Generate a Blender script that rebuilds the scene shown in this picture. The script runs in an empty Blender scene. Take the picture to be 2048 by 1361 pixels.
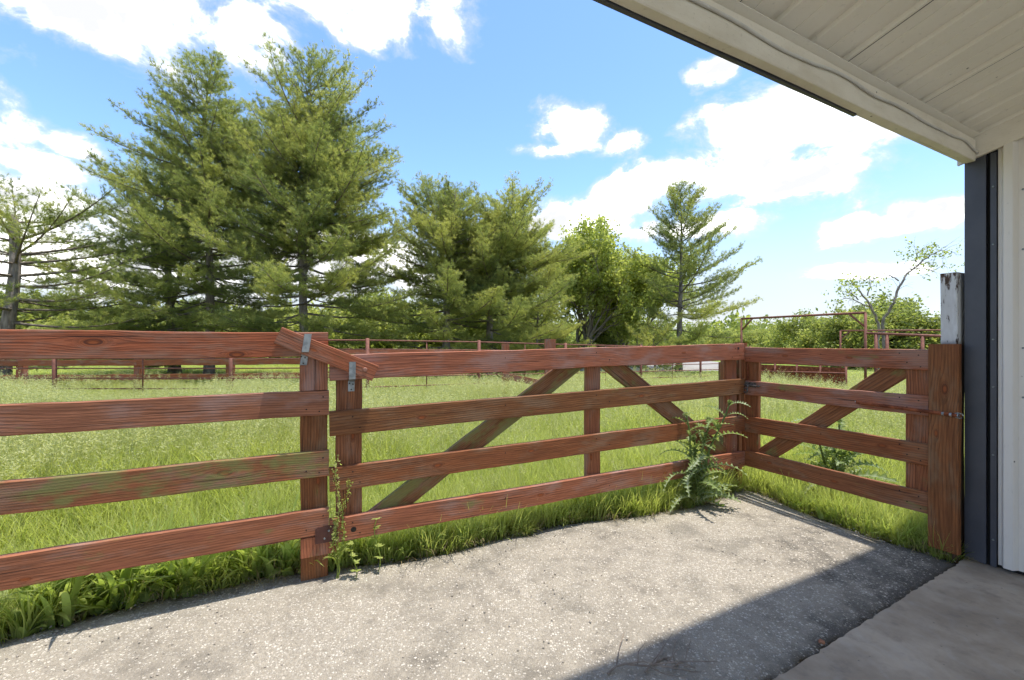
import bpy, bmesh, math, random
import numpy as np
from mathutils import Vector, Matrix

# ------------------------------------------------------------------ camera, world, sun, exposure
SC = bpy.context.scene
COL = SC.collection
F = 870.0            # focal length in photo pixels (photo 2048 wide)
CAMH = 1.33
HOR = 686.0

cam_d = bpy.data.cameras.new("camera"); cam = bpy.data.objects.new("camera", cam_d); COL.objects.link(cam)
cam_d.sensor_width = 36.0; cam_d.lens = F / 2048 * 36.0
cam_d.shift_y = (HOR - 680.5) / 2048
cam_d.clip_start = 0.05; cam_d.clip_end = 3000
cam.location = (0, 0, CAMH); cam.rotation_euler = (math.pi / 2, 0, 0)
SC.camera = cam

SUN_EL = math.radians(78.0); SUN_AZ = math.radians(92)
SUN_STRENGTH = 2.0
SKY_STRENGTH = 0.15
EXPOSURE = 1.66
SC.view_settings.view_transform = 'Standard'; SC.view_settings.look = 'None'
SC.view_settings.exposure = EXPOSURE; SC.view_settings.gamma = 1.0
SC.view_settings.use_curve_mapping = False
SC.cycles.max_bounces = 6; SC.cycles.diffuse_bounces = 3; SC.cycles.glossy_bounces = 2; SC.cycles.transmission_bounces = 4
SC.cycles.transparent_max_bounces = 4; SC.cycles.use_denoising = True; SC.cycles.use_adaptive_sampling = True; SC.cycles.adaptive_threshold = 0.02
SC.cycles.caustics_reflective = False; SC.cycles.caustics_refractive = False

sun_d = bpy.data.lights.new("sun", 'SUN'); sun = bpy.data.objects.new("sun", sun_d); COL.objects.link(sun)
sun_d.energy = SUN_STRENGTH; sun_d.angle = math.radians(1.3); sun_d.color = (1.0, 0.955, 0.88)
sdir = Vector((math.cos(SUN_EL) * math.sin(SUN_AZ), math.cos(SUN_EL) * math.cos(SUN_AZ), math.sin(SUN_EL)))
sun.rotation_euler = (-sdir).to_track_quat('-Z', 'Y').to_euler()
sun.location = sdir * 60

class NT:
    """small node-tree helper"""
    def __init__(s, tree): s.t = tree
    def n(s, typ, **kw):
        nd = s.t.nodes.new(typ)
        for k, v in kw.items():
            if k == 'ins':
                for a, b in v.items():
                    if isinstance(b, bpy.types.NodeSocket): s.t.links.new(b, nd.inputs[a])
                    else: nd.inputs[a].default_value = b
            else: setattr(nd, k, v)
        return nd
    def m(s, op, a, b=0.0, c=None, clamp=False):
        nd = s.t.nodes.new('ShaderNodeMath'); nd.operation = op; nd.use_clamp = clamp
        for i, v in enumerate((a, b) if c is None else (a, b, c)):
            if isinstance(v, bpy.types.NodeSocket): s.t.links.new(v, nd.inputs[i])
            else: nd.inputs[i].default_value = v
        return nd.outputs[0]
    def smooth(s, x, lo, hi, a=0.0, b=1.0):
        nd = s.t.nodes.new('ShaderNodeMapRange'); nd.interpolation_type = 'SMOOTHSTEP'
        s.t.links.new(x, nd.inputs[0])
        for i, v in zip((1, 2, 3, 4), (lo, hi, a, b)): nd.inputs[i].default_value = v
        return nd.outputs[0]
    def mix(s, f, a, b, blend='MIX'):
        nd = s.t.nodes.new('ShaderNodeMix'); nd.data_type = 'RGBA'; nd.blend_type = blend
        for i, v in ((0, f), (6, a), (7, b)):
            if isinstance(v, bpy.types.NodeSocket): s.t.links.new(v, nd.inputs[i])
            elif i == 0: nd.inputs[i].default_value = v
            else: nd.inputs[i].default_value = (*v, 1) if len(v) == 3 else v
        return nd.outputs[2]
    def noise(s, vec, scale, detail=4, rough=.55, dist=0.0, col=False):
        nd = s.n('ShaderNodeTexNoise', ins={'Scale': scale, 'Detail': detail, 'Roughness': rough, 'Distortion': dist})
        if vec is not None: s.t.links.new(vec, nd.inputs['Vector'])
        return nd.outputs[1 if col else 0]
    def xyz(s, x, y, z):
        nd = s.t.nodes.new('ShaderNodeCombineXYZ')
        for i, v in enumerate((x, y, z)):
            if isinstance(v, bpy.types.NodeSocket): s.t.links.new(v, nd.inputs[i])
            else: nd.inputs[i].default_value = v
        return nd.outputs[0]
    def sep(s, v):
        nd = s.t.nodes.new('ShaderNodeSeparateXYZ'); s.t.links.new(v, nd.inputs[0]); return nd.outputs
    def vmath(s, op, a, b):
        nd = s.t.nodes.new('ShaderNodeVectorMath'); nd.operation = op
        for i, v in enumerate((a, b)):
            if isinstance(v, bpy.types.NodeSocket): s.t.links.new(v, nd.inputs[i])
            else: nd.inputs[i].default_value = v
        return nd.outputs[0]
    def link(s, a, b): s.t.links.new(a, b)

def azel(px, py):
    dx = (px - 1024) / F
    return math.atan(dx), math.atan((HOR - py) / F / math.sqrt(1 + dx * dx))

def build_world():
    w = bpy.data.worlds.new("World"); SC.world = w; w.use_nodes = True
    t = NT(w.node_tree); w.node_tree.nodes.clear()
    sky = t.n('ShaderNodeTexSky', sky_type='NISHITA', sun_disc=False, sun_elevation=SUN_EL, sun_rotation=SUN_AZ,
              air_density=1.0, dust_density=0.35, ozone_density=2.2, altitude=250)
    d = t.n('ShaderNodeTexCoord').outputs['Generated']
    x, y, z = t.sep(d)
    az = t.m('ARCTAN2', x, y); el = t.m('ARCSINE', z)
    # cumulus banks (photo direction, half widths in radians) where the photograph has them
    banks = [((200, -30), .25, .095), ((350, 20), .10, .050), ((700, -40), .22, .088), ((890, 30), .09, .055),
             ((-20, 265), .055, .050), ((70, 325), .09, .028), ((150, 300), .045, .020), ((20, 400), .10, .05),
             ((1140, 265), .10, .052), ((1110, 300), .09, .022), ((1245, 285), .045, .026),
             ((1570, 235), .15, .062), ((1425, 145), .055, .024), ((1700, 262), .10, .028),
             ((1440, 350), .19, .052), ((1630, 345), .13, .052), ((1290, 385), .13, .040),
             ((1130, 440), .15, .045), ((1400, 455), .13, .028), ((1760, 458), .11, .024), ((1870, 425), .07, .026),
             ((600, 530), .40, .07), ((230, 530), .40, .065), ((1700, 545), .14, .018)]
    ae = t.xyz(az, el, 0.0); f = None
    for (p, ra, re) in banks:
        a, e = azel(*p)
        q = t.vmath('MULTIPLY', t.vmath('SUBTRACT', ae, (a, e, 0)), (1 / ra, 1 / re, 0))
        dt = t.n('ShaderNodeVectorMath', operation='DOT_PRODUCT'); t.link(q, dt.inputs[0]); t.link(q, dt.inputs[1])
        f = dt.outputs['Value'] if f is None else t.m('MINIMUM', f, dt.outputs['Value'])
    f = t.m('SUBTRACT', 1.0, t.m('POWER', f, .7))
    f = t.m('MAXIMUM', f, -1.5)
    # the same kind of broken cumulus all round, where the photograph does not show the sky
    low = t.noise(t.vmath('MULTIPLY', d, (1, 1, 1.8)), 3.1, 2, .5)
    gen = t.m('MULTIPLY', t.m('SUBTRACT', low, .55), 6.0)
    absaz = t.m('ABSOLUTE', az)
    outm = t.m('MAXIMUM', t.smooth(absaz, .88, 1.1), t.smooth(el, .70, .85))
    f = t.m('ADD', t.m('MULTIPLY', f, t.m('SUBTRACT', 1.0, outm)), t.m('MULTIPLY', gen, outm))
    dv = t.vmath('MULTIPLY', d, (1, 1, 1.45))
    n1 = t.noise(dv, 8.0, 7, .62, .25)
    g = t.m('ADD', f, t.m('MULTIPLY', t.m('SUBTRACT', n1, .482), 4.6))
    mask = t.smooth(g, -.35, .95)
    # thin veil that thickens to the horizon
    veil = t.m('MULTIPLY', t.smooth(el, .36, .02), t.smooth(low, .25, .65, .60, .94))
    # cloud body: bright rims, slightly greyer thick cores
    ccol = t.mix(t.smooth(g, .1, 1.6), (2.0, 2.05, 2.1), (17.0, 16.6, 16.0))
    ccol = t.mix(t.smooth(t.m('ADD', g, t.m('MULTIPLY', t.m('SUBTRACT', low, .5), 4.0)), .3, 1.5), ccol, (2.05, 2.08, 2.13))
    skyc = t.mix(1.0, sky.outputs[0], (.55, .630, .715), 'MULTIPLY')
    base = t.mix(veil, skyc, (1.80, 1.83, 1.86))
    out = t.mix(mask, base, ccol)
    bg = t.n('ShaderNodeBackground', ins={'Color': out, 'Strength': SKY_STRENGTH})
    o = t.n('ShaderNodeOutputWorld'); t.link(bg.outputs[0], o.inputs[0])
    w.cycles.sampling_method = 'MANUAL'; w.cycles.sample_map_resolution = 256
build_world()

random.seed(7); RNG = np.random.default_rng(7)

# ------------------------------------------------------------------ helpers
def terrain(x, y):
    x = np.asarray(x, float); y = np.asarray(y, float)
    sx = np.clip((x + 5) / 8, 0, 1); sx = sx * sx * (3 - 2 * sx)
    h = -0.03 * np.clip(y - 8, 0, 8) * sx
    far = np.clip((y - 60) / 200, 0, 1)
    return h + 3.2 * far * far * (3 - 2 * far) - 0.02

def gp(px, py, z=0.0):
    """ground point seen at a photo pixel"""
    Z = F * (CAMH - z) / (py - HOR)
    return Vector(((px - 1024) / F * Z, Z, z))
def at(px, py, Z):
    return Vector(((px - 1024) / F * Z, Z, CAMH - (py - HOR) / F * Z))
def on_ground(px, Z):
    x = (px - 1024) / F * Z
    return Vector((x, Z, float(terrain(x, Z))))

WORLD = {}
def tag(o, label, cat, group=None):
    o['label'] = label; o['category'] = cat
    if group: o['group'] = group
    return o
def thing(name, loc, label, cat, group=None):
    o = bpy.data.objects.new(name, None); COL.objects.link(o); o.empty_display_size = .1
    o.location = loc; WORLD[o.name] = Matrix.Translation(Vector(loc))
    return tag(o, label, cat, group)
def link_mesh(name, me, mat, parent=None, M=None):
    o = bpy.data.objects.new(name, me); COL.objects.link(o)
    if mat is not None and len(me.materials) == 0: me.materials.append(mat)
    M = M or Matrix.Identity(4)
    if parent is not None:
        o.parent = parent
        o.matrix_basis = WORLD[parent.name].inverted() @ M
    else: o.matrix_basis = M
    WORLD[o.name] = M.copy()
    o['seed'] = random.random() * 40
    return o
def mesh_np(name, V, faces, smooth=False, attrs=None):
    """faces: list of (n,k) int arrays of tris / quads or a list of lists"""
    me = bpy.data.meshes.new(name)
    V = np.asarray(V, np.float32)
    fl = [np.asarray(f, np.int32) for f in faces if len(f)]
    nl = sum(f.size for f in fl); nf = sum(len(f) for f in fl)
    me.vertices.add(len(V)); me.vertices.foreach_set('co', V.ravel())
    me.loops.add(nl); me.polygons.add(nf)
    me.loops.foreach_set('vertex_index', np.concatenate([f.ravel() for f in fl]))
    tot = np.concatenate([np.full(len(f), f.shape[1], np.int32) for f in fl])
    st = np.concatenate([[0], np.cumsum(tot)[:-1]]).astype(np.int32)
    me.polygons.foreach_set('loop_start', st); me.polygons.foreach_set('loop_total', tot)
    me.polygons.foreach_set('use_smooth', np.full(nf, bool(smooth)))
    me.update(calc_edges=True)
    for k, a in (attrs or {}).items():
        at_ = me.attributes.new(k, 'FLOAT', 'POINT'); at_.data.foreach_set('value', np.asarray(a, np.float32))
    return me

class MB:
    """collects vertices and faces (with a per-vertex tint)"""
    def __init__(s): s.v = []; s.f3 = []; s.f4 = []; s.t = []; s.n = 0
    def add(s, V, tris=None, quads=None, tint=0.0):
        V = np.asarray(V, float)
        if tris is not None and len(tris): s.f3.append(np.asarray(tris, np.int64) + s.n)
        if quads is not None and len(quads): s.f4.append(np.asarray(quads, np.int64) + s.n)
        s.v.append(V); s.t.append(np.broadcast_to(np.asarray(tint, float), (len(V),))); s.n += len(V)
    def box(s, lo, hi, M=None):
        lo = np.array(lo, float); hi = np.array(hi, float)
        V = np.array([[lo[0], lo[1], lo[2]], [hi[0], lo[1], lo[2]], [hi[0], hi[1], lo[2]], [lo[0], hi[1], lo[2]],
                      [lo[0], lo[1], hi[2]], [hi[0], lo[1], hi[2]], [hi[0], hi[1], hi[2]], [lo[0], hi[1], hi[2]]])
        if M is not None: V = V @ np.array(M.to_3x3()).T + np.array(M.translation)
        s.add(V, quads=[[0, 3, 2, 1], [4, 5, 6, 7], [0, 1, 5, 4], [1, 2, 6, 5], [2, 3, 7, 6], [3, 0, 4, 7]])
    def tube(s, P, R, sides=6, cap=True, tint=0.0):
        P = np.asarray(P, float); n = len(P); R = np.broadcast_to(np.asarray(R, float), (n,))
        T = np.gradient(P, axis=0); T /= np.linalg.norm(T, axis=1)[:, None] + 1e-12
        up = np.array([0, 0, 1.0]) if abs(T[0][2]) < .9 else np.array([1.0, 0, 0])
        U = np.cross(T, up); U /= np.linalg.norm(U, axis=1)[:, None] + 1e-9
        W = np.cross(T, U)
        a = np.arange(sides) * 2 * np.pi / sides
        ring = U[:, None, :] * np.cos(a)[None, :, None] + W[:, None, :] * np.sin(a)[None, :, None]
        V = (P[:, None, :] + ring * R[:, None, None]).reshape(-1, 3)
        i, j = np.meshgrid(np.arange(n - 1), np.arange(sides), indexing='ij'); j2 = (j + 1) % sides
        q = np.stack([i * sides + j, (i + 1) * sides + j, (i + 1) * sides + j2, i * sides + j2], -1).reshape(-1, 4)
        tris = []
        if cap:
            V = np.vstack([V, P[0], P[-1]]); c0 = n * sides; c1 = c0 + 1
            for k in range(sides):
                tris.append([c0, k, (k + 1) % sides]); tris.append([c1, (n - 1) * sides + (k + 1) % sides, (n - 1) * sides + k])
        s.add(V, tris=tris, quads=q, tint=tint)
    def mesh(s, name, origin=(0, 0, 0), smooth=False):
        V = np.vstack(s.v) - np.array(origin)
        f3 = np.vstack(s.f3) if s.f3 else np.zeros((0, 3), int); f4 = np.vstack(s.f4) if s.f4 else np.zeros((0, 4), int)
        return mesh_np(name, V, [f3, f4], smooth, {'tint': np.concatenate(s.t)})
    def build(s, name, mat, parent=None, origin=None, smooth=False):
        if origin is None:
            origin = WORLD[parent.name].translation if parent is not None else Vector((0, 0, 0))
        return link_mesh(name, s.mesh(name, origin, smooth), mat, parent, Matrix.Translation(Vector(origin)))

# ------------------------------------------------------------------ materials
MATS = {}
def material(name):
    m = bpy.data.materials.new(name); m.use_nodes = True; m.node_tree.nodes.clear(); MATS[name] = m
    t = NT(m.node_tree); out = t.n('ShaderNodeOutputMaterial')
    return m, t, out
def principled(t, out, col, rough=.6, metal=0.0, spec=.5, normal=None):
    p = t.n('ShaderNodeBsdfPrincipled')
    for k, v in (('Base Color', col), ('Roughness', rough), ('Metallic', metal), ('Specular IOR Level', spec)):
        if isinstance(v, bpy.types.NodeSocket): t.link(v, p.inputs[k])
        else: p.inputs[k].default_value = (*v, 1) if k == 'Base Color' and len(v) == 3 else v
    if normal is not None: t.link(normal, p.inputs['Normal'])
    t.link(p.outputs[0], out.inputs[0]); return p
def bump(t, h, strength=.3, dist=.01, normal=None):
    b = t.n('ShaderNodeBump', ins={'Height': h, 'Strength': strength, 'Distance': dist})
    if normal is not None: t.link(normal, b.inputs['Normal'])
    return b.outputs[0]
def oattr(t, name, out='Fac'):
    nd = t.n('ShaderNodeAttribute'); nd.attribute_type = 'OBJECT'; nd.attribute_name = name; return nd.outputs[out]
def gattr(t, name):
    nd = t.n('ShaderNodeAttribute'); nd.attribute_name = name; return nd.outputs['Fac']

def wood_material():
    """red stained, weathered softwood: growth rings bending round knots, fibres, checks, algae"""
    m, t, out = material('stained_wood')
    P = t.n('ShaderNodeTexCoord').outputs['Object']
    seed = oattr(t, 'seed')
    x, y, z = t.sep(P)
    off = t.xyz(t.m('MULTIPLY', seed, 3.7), t.m('MULTIPLY', seed, 1.3), seed)
    slow = t.noise(t.vmath('ADD', t.xyz(t.m('MULTIPLY', x, .55), y, t.m('MULTIPLY', z, 1.6)), off), 1.0, 2, .45)
    mid = t.noise(t.vmath('ADD', t.xyz(t.m('MULTIPLY', x, 1.3), y, t.m('MULTIPLY', z, 8)), off), 2.0, 3, .5)
    c = t.m('ADD', t.m('ADD', z, t.m('MULTIPLY', y, .6)), t.m('ADD', t.m('MULTIPLY', slow, .22), t.m('MULTIPLY', mid, .016)))
    kn = None
    for nm in ('knot_a', 'knot_b'):
        kx, kz, kr = t.sep(oattr(t, nm, 'Vector'))
        dx = t.m('MULTIPLY', t.m('SUBTRACT', x, kx), .42); dz = t.m('SUBTRACT', z, kz)
        dist = t.m('SQRT', t.m('ADD', t.m('MULTIPLY', dx, dx), t.m('MULTIPLY', dz, dz)))
        krs = t.m('MAXIMUM', kr, .0005)
        rel = t.m('DIVIDE', dist, krs)
        # bend the rings round the knot
        w = t.m('POWER', 2.718, t.m('MULTIPLY', t.m('MULTIPLY', rel, rel), -.32))
        sgn = t.m('TANH', t.m('MULTIPLY', dz, 120))
        c = t.m('SUBTRACT', c, t.m('MULTIPLY', t.m('MULTIPLY', sgn, w), t.m('MULTIPLY', krs, 1.1)))
        inside = t.smooth(rel, 1.15, .75)
        c = t.m('ADD', t.m('MULTIPLY', c, t.m('SUBTRACT', 1.0, inside)), t.m('MULTIPLY', t.m('MULTIPLY', dist, 1.5), inside))
        k = t.m('MULTIPLY', t.smooth(rel, 1.25, .2), t.smooth(kr, .001, .004))
        kn = k if kn is None else t.m('MAXIMUM', kn, k)
    ph = t.m('FRACT', t.m('MULTIPLY', c, 70.0))
    late = t.m('MULTIPLY', t.smooth(ph, .45, .93), t.smooth(ph, 1.0, .95))
    fib = t.noise(t.vmath('ADD', t.xyz(t.m('MULTIPLY', x, 7), t.m('MULTIPLY', y, 160), t.m('MULTIPLY', z, 160)), off), 1.0, 4, .65)
    fib2 = t.noise(t.vmath('ADD', t.xyz(t.m('MULTIPLY', x, 2.5), t.m('MULTIPLY', y, 45), t.m('MULTIPLY', z, 45)), off), 1.0, 4, .6)
    blot = t.noise(t.vmath('ADD', t.xyz(t.m('MULTIPLY', x, 1.1), y, t.m('MULTIPLY', z, 3.0)), off), 3.0, 5, .6)
    stain = oattr(t, 'stain')          # 0 = brown and faded, 1 = fresh red
    light = t.mix(stain, (.290, .130, .055), (.425, .124, .050))
    dark = t.mix(stain, (.058, .024, .010), (.078, .020, .009))
    late = t.m('MULTIPLY', late, t.smooth(blot, .30, .62, .35, 1.0))
    fac = t.m('ADD', t.m('MULTIPLY', late, .56), t.m('MULTIPLY', t.smooth(fib, .36, .72), .46), clamp=True)
    col = t.mix(fac, light, dark)
    col = t.mix(t.m('MULTIPLY', t.smooth(fib2, .46, .66), .45), col, (.115, .042, .017))
    # greyed, washed out patches
    col = t.mix(t.m('MULTIPLY', t.smooth(blot, .44, .70), .62), col, (.30, .195, .135))
    col = t.mix(t.m('MULTIPLY', t.smooth(blot, .46, .22), .40), col, (.150, .045, .026))
    var = t.m('ADD', t.m('MULTIPLY', t.m('FRACT', t.m('MULTIPLY', seed, 7.31)), .42), .80)
    col = t.mix(1.0, col, t.xyz(var, var, t.m('MULTIPLY', var, var)), 'MULTIPLY')
    # knots
    kc = t.mix(t.smooth(t.m('FRACT', t.m('MULTIPLY', c, 45)), .3, .9), (.27, .070, .018), (.045, .010, .005))
    col = t.mix(t.m('MULTIPLY', kn, .92), col, kc)
    # algae
    alg = oattr(t, 'algae')
    na = t.noise(t.vmath('ADD', t.xyz(t.m('MULTIPLY', x, 2.6), t.m('MULTIPLY', y, 5), t.m('MULTIPLY', z, 6)), off), 1.6, 5, .62)
    na2 = t.noise(t.vmath('ADD', t.xyz(t.m('MULTIPLY', x, 30), t.m('MULTIPLY', y, 90), t.m('MULTIPLY', z, 90)), off), 1.0, 3, .6)
    am = t.m('MULTIPLY', t.smooth(t.m('ADD', na, t.m('MULTIPLY', t.m('SUBTRACT', alg, 1.0), .42)), .30, .46), t.smooth(na2, .2, .6, .55, 1.0))
    col = t.mix(t.m('MULTIPLY', am, .82), col, (.185, .200, .060))
    # small dark checks along the grain
    chk = t.noise(t.vmath('ADD', t.xyz(t.m('MULTIPLY', x, 1.4), t.m('MULTIPLY', y, 40), t.m('MULTIPLY', z, 75)), off), 1.0, 2, .5)
    chm = t.smooth(chk, .665, .73)
    col = t.mix(t.m('MULTIPLY', chm, .75), col, (.03, .012, .008))
    hgt = t.m('SUBTRACT', t.m('ADD', t.m('MULTIPLY', late, .5), t.m('MULTIPLY', fib, .7)), t.m('MULTIPLY', chm, 1.2))
    principled(t, out, col, .72, 0, .28, bump(t, hgt, .42, .0035))
    return m

def simple(name, c1, c2, scale=8, rough=.6, metal=0.0, spec=.4, bs=.15, bscale=60, bd=.004, stretch=(1, 1, 1)):
    m, t, out = material(name)
    P = t.vmath('MULTIPLY', t.n('ShaderNodeTexCoord').outputs['Object'], stretch)
    n = t.noise(P, scale, 6, .6); n2 = t.noise(P, bscale, 4, .6)
    col = t.mix(t.smooth(n, .32, .68), c1, c2)
    principled(t, out, col, rough, metal, spec, bump(t, n2, bs, bd))
    return m

def foliage(name, dark, light, young, trans=.35, rough=.55, patch=0.0, spec=.3):
    """two sided leaf: per-leaf tint from the mesh plus per-object and patch variation"""
    m, t, out = material(name)
    ia = t.n('ShaderNodeAttribute'); ia.attribute_type = 'INSTANCER'; ia.attribute_name = 'tint'
    tint = t.m('ADD', gattr(t, 'tint'), ia.outputs['Fac'])
    rnd = t.n('ShaderNodeObjectInfo').outputs['Random']
    G = t.n('ShaderNodeNewGeometry')
    pos = G.outputs['Position']
    pn = t.noise(pos, .55 if patch else 1.2, 3, .55)
    f = t.m('ADD', tint, t.m('ADD', t.m('MULTIPLY', t.m('SUBTRACT', rnd, .5), .30), t.m('MULTIPLY', t.m('SUBTRACT', pn, .5), .7)))
    col = t.mix(t.smooth(f, .05, .62), dark, light)
    col = t.mix(t.smooth(f, .58, 1.05), col, young)
    p = t.n('ShaderNodeBsdfPrincipled', ins={'Base Color': col, 'Roughness': rough, 'Specular IOR Level': spec})
    tr = t.n('ShaderNodeBsdfTranslucent', ins={'Color': t.mix(1.0, col, (1.25, 1.25, .75), 'MULTIPLY')})
    mx = t.n('ShaderNodeMixShader', ins={0: trans}); t.link(p.outputs[0], mx.inputs[1]); t.link(tr.outputs[0], mx.inputs[2])
    t.link(mx.outputs[0], out.inputs[0])
    return m

WOOD = wood_material()
BARK = simple('pine_bark', (.13, .108, .088), (.29, .25, .21), 9, .9, 0, .2, .8, 26, .03, (1, 1, .35))
TWIG = simple('twig_bark', (.11, .088, .066), (.23, .195, .155), 12, .9, 0, .2, .3, 40, .01)
NEEDLE = foliage('pine_needles', (.135, .175, .065), (.295, .340, .120), (.46, .47, .17), .6)
LEAF = foliage('broad_leaves', (.190, .240, .060), (.350, .400, .115), (.48, .50, .17), .64)
SHRUBLEAF = foliage('shrub_leaves', (.150, .190, .050), (.310, .345, .105), (.45, .46, .16), .58)
GRASS = foliage('meadow_grass', (.280, .345, .078), (.440, .485, .150), (.57, .56, .26), .58, .5, 1.0)
SEED = foliage('grass_seed_heads', (.40, .42, .17), (.52, .53, .25), (.62, .60, .34), .45, .8, 1.0)
WEED = foliage('weed_leaves', (.265, .340, .080), (.415, .485, .145), (.53, .56, .22), .6, .45)
THISTLE = foliage('thistle_leaves', (.125, .185, .050), (.220, .290, .090), (.44, .49, .33), .42, .5)
GALV = simple('galvanised_steel', (.20, .22, .22), (.36, .38, .37), 30, .5, .6, .5, .2, 80, .002)
RUSTPIPE = simple('rusty_painted_pipe', (.15, .055, .036), (.24, .095, .062), 14, .7, .15, .4, .3, 60, .003)
RUST = simple('rust', (.13, .036, .016), (.33, .10, .04), 18, .85, .2, .3, .5, 70, .004)
DARKNAIL = simple('dark_nail', (.012, .010, .009), (.03, .022, .018), 40, .6, .4)
PLATE = simple('brown_plate', (.075, .028, .020), (.11, .045, .032), 20, .6, .2)
STEEL = simple('worn_steel', (.10, .085, .07), (.25, .235, .21), 60, .5, .8)

# ------------------------------------------------------------------ the setting: terrain, asphalt, concrete
def ground_material():
    m, t, out = material('meadow_ground')
    G = t.n('ShaderNodeNewGeometry').outputs['Position']
    n = t.noise(G, .35, 6, .6); n2 = t.noise(G, 6, 6, .65); n3 = t.noise(G, 45, 4, .6)
    near = t.smooth(t.sep(G)[1], 12, 30)
    soil = t.mix(t.smooth(n3, .35, .7), (.13, .14, .035), (.26, .25, .09))
    far = t.mix(t.smooth(n, .35, .65), (.19, .25, .045), (.28, .31, .07))
    far = t.mix(t.smooth(n2, .40, .66), far, (.14, .19, .035))
    principled(t, out, t.mix(near, soil, far), .95, 0, .1, bump(t, n2, .6, .12))
    return m
def concrete_material():
    m, t, out = material('concrete')
    P = t.n('ShaderNodeTexCoord').outputs['Object']
    n = t.noise(P, 2.2, 8, .65, .3); n2 = t.noise(P, 11, 7, .68, .2); n3 = t.noise(P, 170, 3, .6)
    col = t.mix(t.smooth(n, .34, .68), (.285, .225, .160), (.455, .370, .272))
    col = t.mix(t.m('MULTIPLY', t.smooth(n2, .50, .74), .42), col, (.115, .100, .085))
    col = t.mix(t.m('MULTIPLY', t.smooth(n2, .46, .28), .35), col, (.40, .355, .295))
    sw = t.n('ShaderNodeTexWave', ins={'Vector': P, 'Scale': 1.6, 'Distortion': 9.0, 'Detail': 4.0, 'Detail Scale': 2.2}).outputs[1]
    col = t.mix(t.m('MULTIPLY', t.smooth(sw, .85, 1.0), .07), col, (.47, .45, .42))
    pit = t.n('ShaderNodeTexVoronoi', ins={'Vector': P, 'Scale': 16.0}).outputs[0]
    col = t.mix(t.m('MULTIPLY', t.smooth(pit, .085, .04), .6), col, (.06, .05, .045))
    h = t.m('ADD', t.m('MULTIPLY', n2, .6), t.m('MULTIPLY', n3, .35))
    principled(t, out, col, t.smooth(n, .3, .7, .85, .68), 0, .32, bump(t, h, .22, .006))
    return m
def asphalt_material():
    m, t, out = material('worn_asphalt')
    P0 = t.n('ShaderNodeTexCoord').outputs['Object']
    tar = gattr(t, 'tar')
    P = t.vmath('ADD', P0, t.vmath('MULTIPLY', t.noise(P0, 60, 2, .5, 0, True), (.006, .006, .0)))
    def stones(scale):
        v = t.n('ShaderNodeTexVoronoi', ins={'Vector': P, 'Scale': scale})
        e = t.n('ShaderNodeTexVoronoi', feature='DISTANCE_TO_EDGE', ins={'Vector': P, 'Scale': scale})
        return t.sep(v.outputs[1])[0], e.outputs[0], v.outputs[0]
    r1, e1, d1 = stones(92); r2, e2, d2 = stones(215)
    big = t.noise(P0, 1.25, 6, .62); med = t.noise(P0, 7, 6, .62)
    fine = t.noise(P0, 330, 3, .6)
    # how far the binder has worn off the stones
    wear = t.m('SUBTRACT', t.m('ADD', t.m('MULTIPLY', t.m('SUBTRACT', big, .5), 1.25), t.m('MULTIPLY', t.m('SUBTRACT', med, .5), 1.0)), t.m('MULTIPLY', tar, .95))
    wear = t.m('ADD', wear, .60)
    thr = t.m('SUBTRACT', 1.0, wear)
    s1 = t.m('MULTIPLY', t.smooth(t.m('SUBTRACT', r1, thr), -.05, .12), t.smooth(e1, .05, .22))
    s2 = t.m('MULTIPLY', t.smooth(t.m('SUBTRACT', r2, t.m('SUBTRACT', thr, .1)), -.05, .12), t.smooth(e2, .04, .2))
    binder = t.mix(t.smooth(wear, .15, .7), (.088, .079, .066), (.305, .270, .216))
    binder = t.mix(t.smooth(fine, .3, .7), binder, t.mix(1.0, binder, (1.45, 1.42, 1.38), 'MULTIPLY'))
    st1 = t.mix(t.smooth(t.m('FRACT', t.m('MULTIPLY', r1, 7.3)), 0, 1), (.34, .298, .235), (.70, .632, .53))
    st2 = t.mix(t.smooth(t.m('FRACT', t.m('MULTIPLY', r2, 5.1)), 0, 1), (.225, .197, .156), (.41, .367, .304))
    col = t.mix(t.m('MULTIPLY', s2, .75), binder, st2)
    col = t.mix(t.m('MULTIPLY', s1, .9), col, st1)
    # dirt stains with their own outline
    stn = t.noise(P0, 2.6, 5, .58, .5)
    col = t.mix(t.m('MULTIPLY', t.smooth(stn, .48, .70), .52), col, (.125, .114, .092))
    h = t.m('ADD', t.m('ADD', t.m('MULTIPLY', s1, .9), t.m('MULTIPLY', s2, .5)), t.m('MULTIPLY', fine, .4))
    principled(t, out, col, .9, 0, .2, bump(t, h, .75, .0045))
    return m
GROUND_M = ground_material(); CONC = concrete_material(); ASPH = asphalt_material()

EDGE_PX = [(-420, 1420), (-200, 1345), (0, 1272), (150, 1232), (300, 1190), (420, 1172), (520, 1150), (600, 1140), (690, 1128), (790, 1115), (880, 1100),
           (960, 1082), (1010, 1068), (1060, 1062), (1090, 1047), (1170, 1036), (1250, 1030), (1330, 1018), (1385, 1010), (1430, 990), (1465, 979), (1500, 976),
           (1535, 988), (1600, 1016), (1680, 1046), (1760, 1074), (1830, 1094), (1888, 1113), (1921, 1121)]
EDGE = [gp(*p) for p in EDGE_PX]
U = Vector((.8895, .457, 0)); NN = Vector((-.457, .8895, 0))     # along the eave / outward from the barn
SLAB0 = gp(1921, 1121)                                          # where asphalt, slab and barn meet
SDIR = (gp(1540, 1361) - SLAB0).normalized()                    # asphalt / concrete joint
SLAB1 = SLAB0 + SDIR * 7.0
POLY = np.array([[p.x, p.y] for p in EDGE] + [[SLAB1.x, SLAB1.y], [SLAB1.x - 1.5, SLAB1.y + 1.2]])
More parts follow.
